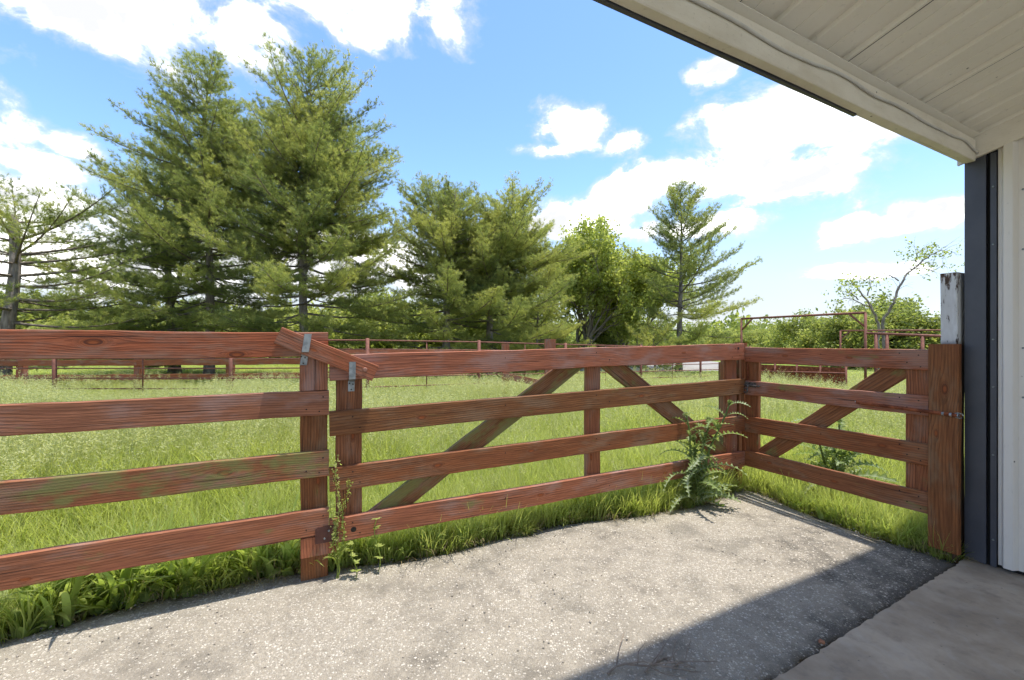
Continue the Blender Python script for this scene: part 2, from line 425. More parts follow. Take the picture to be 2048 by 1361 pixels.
def in_poly(x, y, poly):
    inside = np.zeros(len(x), bool); j = len(poly) - 1
    for i in range(len(poly)):
        xi, yi = poly[i]; xj, yj = poly[j]
        c = ((yi > y) != (yj > y)) & (x < (xj - xi) * (y - yi) / (yj - yi + 1e-12) + xi)
        inside ^= c; j = i
    return inside
def seg_dist(x, y, pts):
    d = np.full(len(x), 1e9)
    for (a, b) in zip(pts[:-1], pts[1:]):
        ax, ay, bx, by = a[0], a[1], b[0], b[1]
        L2 = (bx - ax) ** 2 + (by - ay) ** 2
        s = np.clip(((x - ax) * (bx - ax) + (y - ay) * (by - ay)) / L2, 0, 1)
        d = np.minimum(d, np.hypot(x - ax - s * (bx - ax), y - ay - s * (by - ay)))
    return d

def nonuni(lo, hi, n, k):
    s = np.linspace(-1, 1, n); g = np.sinh(k * s) / np.sinh(k)
    return (lo + hi) / 2 + g * (hi - lo) / 2
def build_ground():
    xs = nonuni(-900, 900, 150, 5.2); ys = np.concatenate([np.linspace(-6, 22, 60), 22 + (np.linspace(0, 1, 61)[1:] ** 2.2) * 1500])
    X, Y = np.meshgrid(xs, ys, indexing='ij'); Z = terrain(X, Y)
    Z = Z - np.where((Y < 9), .012, 0) + np.where(Y > 40, .5 * np.sin(X * .03) * np.clip((Y - 60) / 300, 0, 1), 0)
    nx, ny = X.shape
    i, j = np.meshgrid(np.arange(nx - 1), np.arange(ny - 1), indexing='ij')
    q = np.stack([i * ny + j, (i + 1) * ny + j, (i + 1) * ny + j + 1, i * ny + j + 1], -1).reshape(-1, 4)
    o = link_mesh('ground', mesh_np('ground', np.stack([X, Y, Z], -1).reshape(-1, 3), [q], True), GROUND_M)
    o['kind'] = 'structure'; o['label'] = 'green meadow ground reaching to the horizon'
build_ground()

def ragged(pts, step, amp, seed):
    r = np.random.default_rng(seed); out = []
    for a, b in zip(pts[:-1], pts[1:]):
        a = np.array(a[:2]); b = np.array(b[:2]); L = np.linalg.norm(b - a); n = max(1, int(L / step))
        nrm = np.array([-(b - a)[1], (b - a)[0]]) / (L + 1e-9)
        for k in range(n): out.append(a + (b - a) * k / n + nrm * r.normal(0, amp))
    out.append(np.array(pts[-1][:2])); return out
def build_asphalt():
    border = ragged([p[:] for p in EDGE], .035, .013, 3)
    joint = ragged([SLAB0, SLAB1], .022, .006, 4)
    back = [np.array([SLAB1.x - 1.5, SLAB1.y + 1.2])]
    ring = border + joint[1:] + back
    bm = bmesh.new()
    vs = [bm.verts.new((p[0], p[1], 0)) for p in ring]
    bm.faces.new(vs); bmesh.ops.triangulate(bm, faces=bm.faces[:])
    # cut into a fine sheet so that the surface can undulate
    for k in range(60):
        x = -4 + k * .12
        bmesh.ops.bisect_plane(bm, geom=bm.verts[:] + bm.edges[:] + bm.faces[:], plane_co=(x, 0, 0), plane_no=(1, 0, 0))
    for k in range(34):
        y = .2 + k * .12
        bmesh.ops.bisect_plane(bm, geom=bm.verts[:] + bm.edges[:] + bm.faces[:], plane_co=(0, y, 0), plane_no=(0, 1, 0))
    V = np.array([v.co[:] for v in bm.verts])
    de = seg_dist(V[:, 0], V[:, 1], [(p.x, p.y) for p in EDGE]); dj = seg_dist(V[:, 0], V[:, 1], [(SLAB0.x, SLAB0.y), (SLAB1.x, SLAB1.y)])
    Z = .006 * np.sin(V[:, 0] * 3.1 + V[:, 1] * 2) * np.cos(V[:, 1] * 2.7) - .022 * np.exp(-(de / .05) ** 2) - .012 * np.exp(-(dj / .03) ** 2)
    for v, z in zip(bm.verts, Z): v.co.z = z
    # thickness at the border
    be = [e for e in bm.edges if e.is_boundary]
    r = bmesh.ops.extrude_edge_only(bm, edges=be)
    for v in [g for g in r['geom'] if isinstance(g, bmesh.types.BMVert)]: v.co.z -= .05
    me = bpy.data.meshes.new('asphalt_apron'); bm.to_mesh(me); bm.free()
    V = np.array([v.co[:] for v in me.vertices])
    de = seg_dist(V[:, 0], V[:, 1], [(p.x, p.y) for p in EDGE]); dj = seg_dist(V[:, 0], V[:, 1], [(SLAB0.x, SLAB0.y), (SLAB1.x, SLAB1.y)])
    dc = np.hypot(V[:, 0] - SLAB0.x, V[:, 1] - SLAB0.y)
    right = (V[:, 0] > 1.6)
    tar = .34 * np.exp(-(dj / .05) ** 2) + .13 * np.exp(-(dj / .30) ** 2) + .26 * np.exp(-(dc / .5) ** 2) + np.where(right, .32, .22) * np.exp(-(de / .07) ** 2)
    a = me.attributes.new('tar', 'FLOAT', 'POINT'); a.data.foreach_set('value', tar.astype(np.float32))
    for p in me.polygons: p.use_smooth = True
    o = link_mesh('asphalt_apron', me, ASPH); o['kind'] = 'structure'; o['label'] = 'worn pebbly grey asphalt strip between the fence and the slab'
build_asphalt()

def build_slab():
    perp = Vector((-SDIR.y, SDIR.x, 0));
    if perp.dot(-NN) < 0: perp = -perp
    joint = ragged([SLAB0 + perp * .012 - SDIR * .25, SLAB1 + perp * .012], .03, .003, 9)
    pts = joint + [np.array((SLAB1 + perp * 4.5)[:2]), np.array((SLAB0 - SDIR * .25 + perp * 4.5)[:2])]
    bm = bmesh.new(); vs = [bm.verts.new((p[0], p[1], .008)) for p in pts]; f = bm.faces.new(vs)
    if f.normal.z < 0: f.normal_flip()
    r = bmesh.ops.extrude_edge_only(bm, edges=bm.edges[:])
    for v in [g for g in r['geom'] if isinstance(g, bmesh.types.BMVert)]: v.co.z -= .12
    bmesh.ops.triangulate(bm, faces=bm.faces[:])
    me = bpy.data.meshes.new('concrete_slab'); bm.to_mesh(me); bm.free()
    o = link_mesh('concrete_slab', me, CONC); o['kind'] = 'structure'; o['label'] = 'smooth grey concrete porch slab'
build_slab()

def build_gravel():
    m, t, out = material('gravel')
    P = t.n('ShaderNodeTexCoord').outputs['Object']
    n = t.noise(P, .6, 6, .6); n2 = t.noise(P, 20, 4, .6)
    principled(t, out, t.mix(t.smooth(n, .3, .7), (.25, .23, .205), (.33, .31, .28)), .95, 0, .1, bump(t, n2, .4, .03))
    xs = np.linspace(-6, 17, 40); rows = []
    for x in xs:
        y0 = 24 + .5 * math.sin(x * .7); y1 = 45 + 1.2 * math.sin(x * .4)
        if x < 2: y0 = 27 + .4 * math.sin(x)
        for k in range(8):
            y = y0 + (y1 - y0) * k / 7; rows.append((x, y, float(terrain(x, y)) + .012))
    q = [[i * 8 + k, (i + 1) * 8 + k, (i + 1) * 8 + k + 1, i * 8 + k + 1] for i in range(39) for k in range(7)]
    o = link_mesh('gravel_yard', mesh_np('gravel_yard', rows, [q], True), m); o['kind'] = 'structure'; o['label'] = 'pale gravel yard beyond the pipe fence'
build_gravel()

# ------------------------------------------------------------------ boards
def board(name, parent, p0, p1, h, t, facing, algae=.25, stain=.5, knots=None, label=None, rough=.0012, mat=None, cham=.004):
    """sawn board from p0 to p1 (centre line); h = wide side, t = thickness, facing = the wide face's normal"""
    p0 = Vector(p0); p1 = Vector(p1); L = (p1 - p0).length
    X = (p1 - p0) / L; Y = Vector(facing); Y = (Y - X * Y.dot(X)).normalized(); Z = X.cross(Y)
    if Z.z < -1e-6 or (abs(Z.z) < 1e-6 and Z.x < 0): Y = -Y; Z = -Z
    n = max(2, int(L / .09)); c = cham
    prof = np.array([(-t/2+c, -h/2), (t/2-c, -h/2), (t/2, -h/2+c), (t/2, h/2-c), (t/2-c, h/2), (-t/2+c, h/2), (-t/2, h/2-c), (-t/2, -h/2+c)])
    V = []; r = np.random.default_rng(random.randrange(10 ** 6))
    ph = r.uniform(0, 6.28, 4); bow = r.normal(0, .0016)
    for i in range(n + 1):
        s = i / n; x = s * L
        dz = rough * 1.6 * math.sin(x * 5 + ph[0]) + r.normal(0, rough * .5); dy = rough * 1.5 * math.sin(x * 4 + ph[1]) + bow * math.sin(math.pi * s)
        k = 1 + r.normal(0, rough * 2.5)
        for (yy, zz) in prof: V.append((x, yy + dy, zz * k + dz))
    q = [[i * 8 + a, i * 8 + (a + 1) % 8, (i + 1) * 8 + (a + 1) % 8, (i + 1) * 8 + a] for i in range(n) for a in range(8)]
    me = bpy.data.meshes.new(name)
    me.from_pydata(V, [], q + [list(range(7, -1, -1)), [n * 8 + a for a in range(8)]]); me.update()
    M = Matrix(((X.x, Y.x, Z.x, p0.x), (X.y, Y.y, Z.y, p0.y), (X.z, Y.z, Z.z, p0.z), (0, 0, 0, 1)))
    o = link_mesh(name, me, mat or WOOD, parent, M)
    o['algae'] = float(algae); o['stain'] = float(stain)
    if knots is None:
        knots = [(random.uniform(.1, .9) * L, random.uniform(-.35, .35) * h, random.choice((0.0, .012, .016, .022))) for _ in range(2)]
    for nm, k in zip(('knot_a', 'knot_b'), list(knots) + [(0.0, 0.0, 0.0)] * 2): o[nm] = [float(v) for v in k]
    if label: o['label'] = label
    return o

def disc_mesh(name, r, d, sides=8):
    mb = MB(); mb.tube([(0, 0, 0), (0, 0, d * .6), (0, 0, d)], [r, r, r * .7], sides); return mb.mesh(name)
NAIL_ME = disc_mesh('nail', .0042, .0025, 6); BOLT_ME = disc_mesh('bolt', .013, .009, 10); SCREW_ME = disc_mesh('screw', .006, .005, 6)
def stud(name, parent, p, normal, me, mat):
    q = Vector(normal).to_track_quat('Z', 'Y').to_matrix().to_4x4()
    return link_mesh(name, me, mat, parent, Matrix.Translation(Vector(p)) @ q)

E1 = Vector((.9042, .4271, 0)); FN = Vector((.4271, -.9042, 0))          # along the long fence, its camera side
A = Vector((-1.11, 2.441, 0)); C = Vector((2.10, 3.963, 0))
E2 = Vector((.4271, -.9042, 0)); PN = Vector((-.9042, -.4271, 0))        # along the short gate, its camera side
def fl(s, z, off=0.0): return A + E1 * s + FN * off + Vector((0, 0, z))
def pl(s, z, off=0.0): return C + E2 * s + PN * off + Vector((0, 0, z))
LG = (C - A).length
T = .038

# --- the board fence on the left
def left_fence():
    th = thing('board_fence', fl(0, 0, -.09), 'red-brown four-board fence running off the left edge of the photo', 'fence')
    specs = [(1.387, 1.255, .05, 1.0, [(.0, .0, .0)], 'reddest top board with a big eye-shaped knot'),
             (1.062, .925, .16, .22, None, None),
             (.726, .583, .68, .45, None, 'board with green algae streaks'),
             (.404, .258, .36, .42, None, None)]
    s0, s1 = -3.4, .075
    for i, (zt, zb, al, st, kn, lab) in enumerate(specs):
        if i == 0:
            kn = [(s_ - s0, dz, r) for s_, dz, r in ((-.93, .012, .028), (-.365, -.052, .026))]
        b = board('board', th, fl(s0, (zt + zb) / 2, T / 2), fl(s1 - (.0 if i else .004), (zt + zb) / 2, T / 2), zt - zb, T, FN, al, st, kn, lab)
        if i:
            for (ds, dz) in ((-.03, .035), (-.115, -.03), (-.05, -.045)):
                stud('nail', b, fl(s1 + ds, (zt + zb) / 2 + dz, T + .0005), FN, NAIL_ME, DARKNAIL)
    board('post', th, fl(.0, -.35, -.0705), fl(.0, 1.30, -.0705), .140, .136, FN, .30, .35, [(.9, .02, .014)])
    board('post', th, fl(-2.44, -.35, -.0705), fl(-2.44, 1.30, -.0705), .140, .136, FN, .30, .35)
    # filler between top board and second board: short face piece of the post
    board('post_facing', th, fl(-.001, 1.066, T / 2), fl(-.001, 1.252, T / 2), .143, T - .004, FN, .12, .32, [])
    board('support_block', th, fl(.026, .148, T / 2 + .001), fl(.026, .254, T / 2 + .001), .190, T, FN, .45, .55, [], 'short block under the lowest board end')
    pm = MB(); w = .058; hh = .045
    prof = [(-w, -hh), (w, -hh), (w, hh * .55), (w * .62, hh), (-w * .75, hh), (-w, hh * .8)]
    O = fl(.062, .262, T + .003)
    P3 = lambda a, b, c: np.array(O + E1 * a + Vector((0, 0, b)) + FN * c)
    V = [P3(a, b, 0) for a, b in prof] + [P3(a, b, .006) for a, b in prof]
    n = len(prof)
    quads = [[i, (i + 1) % n, n + (i + 1) % n, n + i] for i in range(n)]
    pm.add(V, tris=[[n, n + i, n + i + 1] for i in range(1, n - 1)] + [[0, i + 1, i] for i in range(1, n - 1)], quads=quads)
    pb = pm.build('keeper_plate', PLATE, th); pb['label'] = 'small dark brown steel plate with two screws'
    for a, b in ((.012, .018), (-.010, -.022)): stud('screw', pb, O + E1 * a + Vector((0, 0, b)) + FN * .006, FN, SCREW_ME, GALV)
    bracket(th, fl(-.055, 1.292, .0), Vector((-.10, 0, 1)))
    return th

def bracket(parent, p, up):
    """flat galvanised strap: screwed below, bent out round the latch board, upright in front of it"""
    p = Vector(p); side = E1; mb = MB(); w = .0175
    prof = [(T + .0005, -.085), (T + .0005, -.030), (T + .050, -.012), (T + .052, .085)]
    V = []
    sh = up.x
    for off, z in prof:
        for sgn in (-1, 1):
            V.append(p + side * (sgn * w + sh * (z + .085) * -1.4) + FN * off + Vector((0, 0, z)))
    for off, z in prof:
        for sgn in (-1, 1):
            V.append(p + side * (sgn * w + sh * (z + .085) * -1.4) + FN * (off + .005) + Vector((0, 0, z + .001)))
    q = []
    for k in range(3):
        a = 2 * k; q += [[8 + a, 8 + a + 1, 8 + a + 3, 8 + a + 2], [a, a + 2, a + 3, a + 1], [a, 8 + a, 8 + a + 2, a + 2], [a + 1, a + 3, 8 + a + 3, 8 + a + 1]]
    q += [[0, 1, 9, 8], [6, 14, 15, 7]]
    mb.add([tuple(v) for v in V], quads=q)
    b = mb.build('bracket', GALV, parent); b['label'] = 'grey galvanised strap bracket'
    for ds in (-.009, .009): stud('screw', b, p + side * ds + FN * (T + .006) + Vector((0, 0, -.038 if ds < 0 else -.044)), FN, NAIL_ME, DARKNAIL)
    stud('screw', b, p + FN * (T + .006) + Vector((0, 0, -.074)), FN, NAIL_ME, GALV)
    return b

# --- the long gate
def long_gate():
    th = thing('long_wooden_gate', fl(.085 + 1.7, 0, 0), 'long four-board wooden gate with an inverted V of braces, along the asphalt', 'gate')
    s0, s1 = .078, LG - .028
    specs = [((1.262, 1.118), (1.323, 1.178), .22, .60), ((.942, .806), (1.008, .866), .30, .18), ((.625, .494), (.678, .540), .22, .52), ((.335, .204), (.358, .214), .24, .50)]
    def zc(i, s):
        (a, b), (c, d) = specs[i][0], specs[i][1]; f = (s - s0) / (s1 - s0)
        return ((a + (c - a) * f) + (b + (d - b) * f)) / 2
    for i, ((a, b), (c, d), al, st) in enumerate(specs):
        kn = [[(.55, .01, .0), (2.7, .01, .012)], [(.52, -.01, .016), (2.25, .0, .014)], [(.62, .0, .018), (1.28, .01, .014)], [(1.35, .0, .015), (2.5, .0, .012)]][i]
        bd = board('board', th, fl(s0, zc(i, s0), T / 2), fl(s1, zc(i, s1), T / 2), ((a - b) + (c - d)) / 2, T, FN, al, st, kn)
        for s, dz in ((.20, .03), (.24, -.035), (1.16, .02), (1.9, .035), (2.02, -.02), (3.40, .03), (3.46, -.03), (3.36, -.045)):
            stud('nail', bd, fl(s, zc(i, s) + dz, T + .0006), FN, NAIL_ME, DARKNAIL)
        if i == 0: stud('bolt_hole', bd, fl(3.44, zc(0, 3.44) + .03, T + .0006), FN, disc_mesh('bolt_hole', .012, .001, 10), DARKNAIL)
        if i == 3: stud('bolt_hole', bd, fl(.205, zc(3, .205) - .01, T + .0006), FN, disc_mesh('bolt_hole', .016, .001, 10), DARKNAIL)
    board('upright', th, fl(.185, .24, -T / 2 - .0008), fl(.185, 1.19, -T / 2 - .0008), .142, T, FN, .16, .34, [(.55, .02, .016)])
    board('upright', th, fl(1.905, .24, -T / 2 - .0008), fl(1.905, 1.22, -T / 2 - .0008), .126, T, FN, .18, .40)
    board('upright', th, fl(LG - .15, .24, -T / 2 - .0008), fl(LG - .15, 1.26, -T / 2 - .0008), .14, T, FN, .16, .45, [])
    board('upright_edge', th, fl(LG - .232, .5, -T / 2 - .004), fl(LG - .232, 1.19, -T / 2 - .004), .022, T, FN, .3, .4, [])
    board('brace', th, fl(.27, .235, -T / 2 - .0015), fl(1.80, 1.215, -T / 2 - .0015), .135, T - .004, FN, .70, .12, [], 'mossy diagonal brace rising to the right')
    board('brace', th, fl(2.00, 1.22, -T / 2 - .0015), fl(LG - .19, .30, -T / 2 - .0015), .140, T - .004, FN, .55, .25, [], 'dark diagonal brace falling to the corner')
    bracket(th, fl(.192, 1.137, .0), Vector((-.01, 0, 1)))
    return th

def latch():
    c0 = fl(-.175, 1.372, T + .026); c1 = fl(.318, 1.152, T + .030)
    th = thing('latch_board', c1, 'short sloping wooden latch board bridging fence post and long gate', 'latch board')
    board('bar', th, c0, c1, .095, .040, FN, .05, .85, [(.19, -.005, .012)])
    d = (c1 - c0).normalized()
    stud('bolt', th, c1 - d * .062 + FN * .0205, FN, BOLT_ME, simple('painted_bolt', (.28, .13, .085), (.36, .18, .12), 20, .6))

# --- the corner post and the short gate
def corner_post():
    th = thing('corner_post', C, 'wooden corner post standing in the grass where the two gates meet', 'post')
    board('post', th, fl(LG - .083, -.35, -.105), fl(LG - .083, 1.15, -.105), .105, .090, FN, .62, .12, [])
    board('post_strip', th, fl(LG + .02, -.35, -.062), fl(LG + .02, 1.335, -.062), .055, .045, FN, .42, .55, [])
    board('corner_strip', th, fl(LG - .006, .23, T / 2), fl(LG - .006, 1.33, T / 2), .034, T, FN, .22, .75, [])

def short_gate():
    th = thing('short_wooden_gate', pl(.7, 0), 'short shaded four-board gate between corner post and barn', 'gate')
    s0, s1 = .022, 1.318; TB = .022
    for i, (zt, zb, zt2, zb2, al, st) in enumerate([(1.290, 1.158, 1.286, 1.154, .30, .75), (.988, .860, .996, .858, .46, .45), (.674, .532, .688, .545, .22, .70), (.364, .224, .378, .240, .34, .35)]):
        kn = [[(.38, .0, .014), (.85, .0, .012)], [(.36, .01, .016), (.8, 0, .0)], [(1.05, .01, .016), (.4, 0, .0)], [(.25, .01, .012), (.75, -.01, .014)]][i]
        b = board('board', th, pl(s0, (zt + zb) / 2, TB / 2), pl(s1, (zt2 + zb2) / 2, TB / 2), zt - zb, TB, PN, al, st, kn, 'board with a green moss patch' if i == 0 else None)
        for s, dz in ((.04, .02), (.09, -.035), (.05, -.045), (1.17, .04), (1.21, -.02), (1.27, .03), (1.28, -.045), (.68, .02)):
            f = (s - s0) / (s1 - s0); z = (zt + zb) / 2 * (1 - f) + (zt2 + zb2) / 2 * f
            stud('nail', b, pl(s, z + dz, TB + .0006), PN, NAIL_ME, DARKNAIL)
    board('upright', th, pl(.085, .26, -T / 2 - .0008), pl(.085, 1.25, -T / 2 - .0008), .135, T, PN, .2, .5, [])
    board('upright', th, pl(1.255, .26, -T / 2 - .0008), pl(1.255, 1.25, -T / 2 - .0008), .125, T, PN, .25, .55, [(.3, 0, .012)])
    board('brace', th, pl(.14, .30, -T / 2 - .0015), pl(1.20, 1.19, -T / 2 - .0015), .135, TB, PN, .5, .35, [], 'diagonal brace rising toward the barn')
    # spring bar
    mb = MB(); a = pl(.93, .905, TB + .022); b = pl(1.47, .892, TB + .026)
    mb.tube([a.lerp(b, k / 30) for k in range(31)], [.0105 + .0016 * (k % 2) for k in range(31)], 8)
    sp = mb.build('gate_spring', RUST, th); sp['label'] = 'rusty closing spring'
    for q0, q1, r in ((a, a.lerp(b, .14), .0105), (b.lerp(a, .16), b, .011)):
        m2 = MB(); m2.tube([q0, q1], r, 8); m2.build('spring_end', GALV, th)
    m3 = MB(); hk = [pl(1.47 + .02 * math.cos(x), .892 + .016 * math.sin(x), TB + .026) for x in np.linspace(0, 5.5, 10)]
    m3.tube(hk, .003, 6); m3.build('hook', GALV, th)
    m3 = MB(); m3.tube([pl(.93, .905, TB + .022), pl(.915, .91, TB + .008), pl(.91, .91, TB - .004)], .004, 6); m3.build('hook', GALV, th)
    # barrel bolt
    lt = MB(); lt.box((0, 0, 0), (.15, .004, .045), Matrix.Translation(pl(.0, .935, TB)) @ Matrix(((E2.x, PN.x, 0, 0), (E2.y, PN.y, 0, 0), (0, 0, 1, 0), (0, 0, 0, 1))))
    lp = lt.build('bolt_plate', STEEL, th)
    m4 = MB(); m4.tube([pl(-.01, .955, TB + .014), pl(.19, .950, TB + .014)], .0075, 8); m4.build('slide_bolt', STEEL, th)
    m4 = MB(); m4.tube([pl(.085, .955, TB + .014), pl(.088, .94, TB + .03), pl(.088, .90, TB + .032), pl(.075, .885, TB + .030), pl(.060, .888, TB + .028)], .0065, 8); m4.build('bolt_handle', STEEL, th)
    m4 = MB(); m4.tube([pl(.055 + .018 * math.cos(x), .905 + .018 * math.sin(x), TB + .016) for x in np.linspace(0, 6.0, 12)], .005, 6); m4.build('staple', STEEL, th)
    ch = MB()
    link0 = None
    cth = thing('hanging_chain', pl(.062, 1.155, .012), 'short rusty chain hanging beside the slide bolt', 'chain')
    for k in range(8):
        zc = 1.145 - k * .021; mbk = MB(); pts = []
        for x in np.linspace(0, 2 * math.pi, 11):
            a_, b_ = .007 * math.cos(x), .015 * math.sin(x)
            pts.append(pl(.062 + (a_ if k % 2 == 0 else 0), zc + b_, .012 + (a_ if k % 2 else 0)))
        mbk.tube(pts, .0022, 5, False); mbk.build('link', RUST, cth)

def hinge_post():
    m, t, out = material('peeling_white_paint')
    P = t.n('ShaderNodeTexCoord').outputs['Object']; x, y, z = t.sep(P)
    n = t.noise(t.xyz(t.m('MULTIPLY', x, 5), t.m('MULTIPLY', y, 22), t.m('MULTIPLY', z, 22)), 1.4, 7, .68)
    top = t.smooth(x, 1.95, 2.08)
    low = t.smooth(x, 1.70, 1.655)
    ck = t.noise(t.xyz(t.m('MULTIPLY', x, 1.6), t.m('MULTIPLY', y, 30), t.m('MULTIPLY', z, 30)), 1.0, 3, .5)
    peel = t.m('MAXIMUM', t.m('MAXIMUM', t.smooth(t.m('ADD', n, t.m('MULTIPLY', top, .13)), .60, .66), low), t.smooth(ck, .68, .72))
    wood = t.mix(t.smooth(n, .3, .75), (.17, .10, .06), (.035, .026, .022))
    col = t.mix(peel, t.mix(t.smooth(n, .3, .6), (.70, .70, .69), (.58, .57, .55)), wood)
    principled(t, out, col, .7, 0, .3, bump(t, t.m('ADD', t.m('MULTIPLY', n, .5), t.m('MULTIPLY', peel, -.6)), .6, .004))
    th = thing('hinge_post', pl(1.40, 0), 'wide brown upright plank post at the barn corner, with a white painted top', 'post')
    board('plank', th, pl(1.392, .045, T / 2 - .006), pl(1.392, 1.322, T / 2 - .006), .142, .046, PN, .10, .40, [(1.0, .01, .020), (.72, -.03, .012)])
    o = board('painted_post', th, pl(1.398, -.35, -.075), pl(1.398, 1.765, -.075), .080, .105, PN, .2, .3, [(1.86, .01, .02)], 'white painted post top with peeling cracked paint', mat=m)
left_fence(); long_gate(); latch(); corner_post(); short_gate(); hinge_post()

# ------------------------------------------------------------------ the barn corner and porch
WHITE = None
def paint_material(name, base, dirt, amount=.5, streak=(1, 1, 1), rough=.5):
    m, t, out = material(name)
    P0 = t.n('ShaderNodeTexCoord').outputs['Object']; P = t.vmath('MULTIPLY', P0, streak)
    n = t.noise(P, 1.6, 7, .62); n2 = t.noise(P, 26, 5, .65); n3 = t.noise(P0, 5, 6, .6)
    col = t.mix(t.m('MULTIPLY', t.smooth(n, .38, .75), amount), base, dirt)
    col = t.mix(t.m('MULTIPLY', t.smooth(n2, .58, .78), amount), col, tuple(v * .55 for v in dirt))
    sp = t.n('ShaderNodeTexVoronoi', ins={'Vector': P0, 'Scale': 13.0}).outputs[0]
    col = t.mix(t.m('MULTIPLY', t.smooth(sp, .075, .045), t.smooth(n3, .48, .58)), col, (.06, .045, .035))
    principled(t, out, col, rough, 0, .4, bump(t, n2, .12, .004))
    return m
def build_barn():
    CREAM = paint_material('cream_ceiling_metal', (.88, .825, .73), (.80, .73, .62), .4, (2, 2, 2), .55)
    BEAMP = paint_material('weathered_beam_paint', (.82, .76, .65), (.60, .53, .41), .6, (2, 2, 5), .65)
    SIDE = paint_material('white_siding_metal', (.76, .71, .64), (.64, .59, .52), .35, (3, 3, .5), .42)
    TRIM = simple('charcoal_trim_metal', (.050, .053, .066), (.070, .074, .090), 3, .42, .0, .5, .06, 30, .003)
    BLACK = simple('dark_gap', (.010, .010, .011), (.016, .015, .015), 10, .9)
    ROOF = simple('roof_metal', (.08, .08, .09), (.11, .11, .12), 3, .4, .3)
    WN = -U                                     # the wall's face normal, toward the asphalt
    W0 = Vector((2.790, 2.672, 0))              # wall's outer corner
    WD = -NN                                    # along the wall, toward the camera
    th = thing('barn', W0, 'corner of a white metal-sided barn with charcoal trim and porch roof', 'barn')
    def wp(s, z, off=0.0): return W0 + WD * s + WN * off + Vector((0, 0, z))
    ZB, ZT = 2.420, 2.550                       # eave beam bottom / top
    SL = .25                                    # porch roof slope
    B0 = Vector((2.776, 2.605, 0))              # inner bottom corner of the beam at the wall
    HD = .035
    # wall siding
    s_ = .135; prof = [(s_, .0)]
    PITCH = .2286
    first = .185
    while s_ < 4.2:
        r0 = first + PITCH * len([1 for p in prof if p[1] > .02]) / 2
        if r0 > 4.2: break
        for a, d in ((r0 - .036, 0), (r0 - .020, .034), (r0 + .016, .034), (r0 + .030, 0), (r0 + .085, 0), (r0 + .092, .0035), (r0 + .108, .0035), (r0 + .115, 0)): prof.append((a, d))
        s_ = r0 + .115
    V = []
    for a, d in prof: V += [wp(a, .03, d)[:], wp(a, 2.6 + SL * a, d)[:]]
    q = [[2 * i, 2 * i + 2, 2 * i + 3, 2 * i + 1] for i in range(len(prof) - 1)]
    mb = MB(); mb.add(V, quads=q); sd = mb.build('wall_siding', SIDE, th)
    for zz in (.12, .62, 1.02, 1.30, 1.86, 2.2):
        for k in range(4):
            stud('screw', sd, wp(first + .06 + PITCH * k - (.012 if zz > 1 else 0), zz + .01 * k, .0), WN, SCREW_ME, GALV)
        stud('screw', sd, wp(.118, zz + .05, .010), WN, SCREW_ME, TRIM)
    mb = MB()
    mb.box((.0, -.30, .0), (4.4, -.012, 2.85), Matrix.Translation(W0) @ Matrix(((WD.x, WN.x, 0, 0), (WD.y, WN.y, 0, 0), (0, 0, 1, 0), (0, 0, 0, 1))))
    mb.build('wall_core', BLACK, th)
    FR = Matrix(((WD.x, WN.x, 0, 0), (WD.y, WN.y, 0, 0), (0, 0, 1, 0), (0, 0, 0, 1)))
    mb = MB(); mb.box((-.004, -.012, .012), (.088, .012, 2.45), Matrix.Translation(W0) @ FR); mb.box((-.004, -.20, .012), (.001, -.0125, 2.45), Matrix.Translation(W0) @ FR)
    mb.build('corner_trim', TRIM, th)
    mb = MB(); mb.box((.106, -.012, .012), (.131, .010, 2.45), Matrix.Translation(W0) @ FR); mb.build('edge_trim', TRIM, th)
    # header board on the wall under the porch ceiling
    V = []
    for s, d in ((-.03, .0), (4.3, .0)):
        for off in (.014, HD):
            V += [wp(s, ZB + .002 + SL * max(s, 0) * .96, off)[:], wp(s, ZT + .012 + SL * max(s, 0), off)[:]]
    mb = MB(); mb.add(V, quads=[[2, 6, 7, 3], [0, 1, 5, 4], [0, 4, 6, 2], [1, 3, 7, 5], [0, 2, 3, 1], [4, 5, 7, 6]])
    mb.build('header_board', BEAMP, th)
    # eave beam
    EL = 8.0
    b0 = B0 + Vector((0, 0, 0)); 
    bm_ = board('eave_beam', th, b0 + NN * .022 + Vector((0, 0, (ZB + ZT) / 2)), b0 - U * EL + NN * .022 + Vector((0, 0, (ZB + ZT) / 2)), ZT - ZB, .044, -NN, 0, 0, [], 'white painted eave beam with dirty flaking paint', mat=BEAMP, rough=.0007)
    mb = MB(); Mx = Matrix.Translation(b0) @ Matrix(((-U.x, NN.x, 0, 0), (-U.y, NN.y, 0, 0), (0, 0, 1, 0), (0, 0, 0, 1)))
    mb.box((.0, .046, ZB + .006), (1.25, .058, ZT + .05), Mx); mb.build('fascia', SIDE, th)
    mb = MB(); mb.box((1.25, .046, ZB - .006), (EL, .060, ZT + .05), Mx); mb.build('fascia_trim', TRIM, th)
    # ceiling panels, each a ribbed sheet
    rise0 = ZT + .015; depth = 4.2
    def cp(s, d, lift): return b0 - U * s - NN * (d - .02) + Vector((0, 0, rise0 + SL * d + lift))
    RIB = .2455
    npan = 10
    for k in range(npan):
        a0 = -.015 + k * 3 * RIB; a1 = a0 + 3 * RIB - .003
        prof = [(a0, 0.0 if k % 2 else .0015)]
        for j in range(3):
            r0 = .03 + (k * 3 + j) * RIB
            prof += [(r0 - .027, 0), (r0 - .019, .017), (r0 + .019, .017), (r0 + .027, 0), (r0 + .1205, 0), (r0 + .1215, .0022), (r0 + .1245, .0022), (r0 + .1255, 0)]
        prof = [p for p in prof if a0 <= p[0] <= a1] + [(a1, 0)]
        V = []
        for s, l in prof: V += [cp(s, 0, l)[:], cp(s, depth, l)[:]]
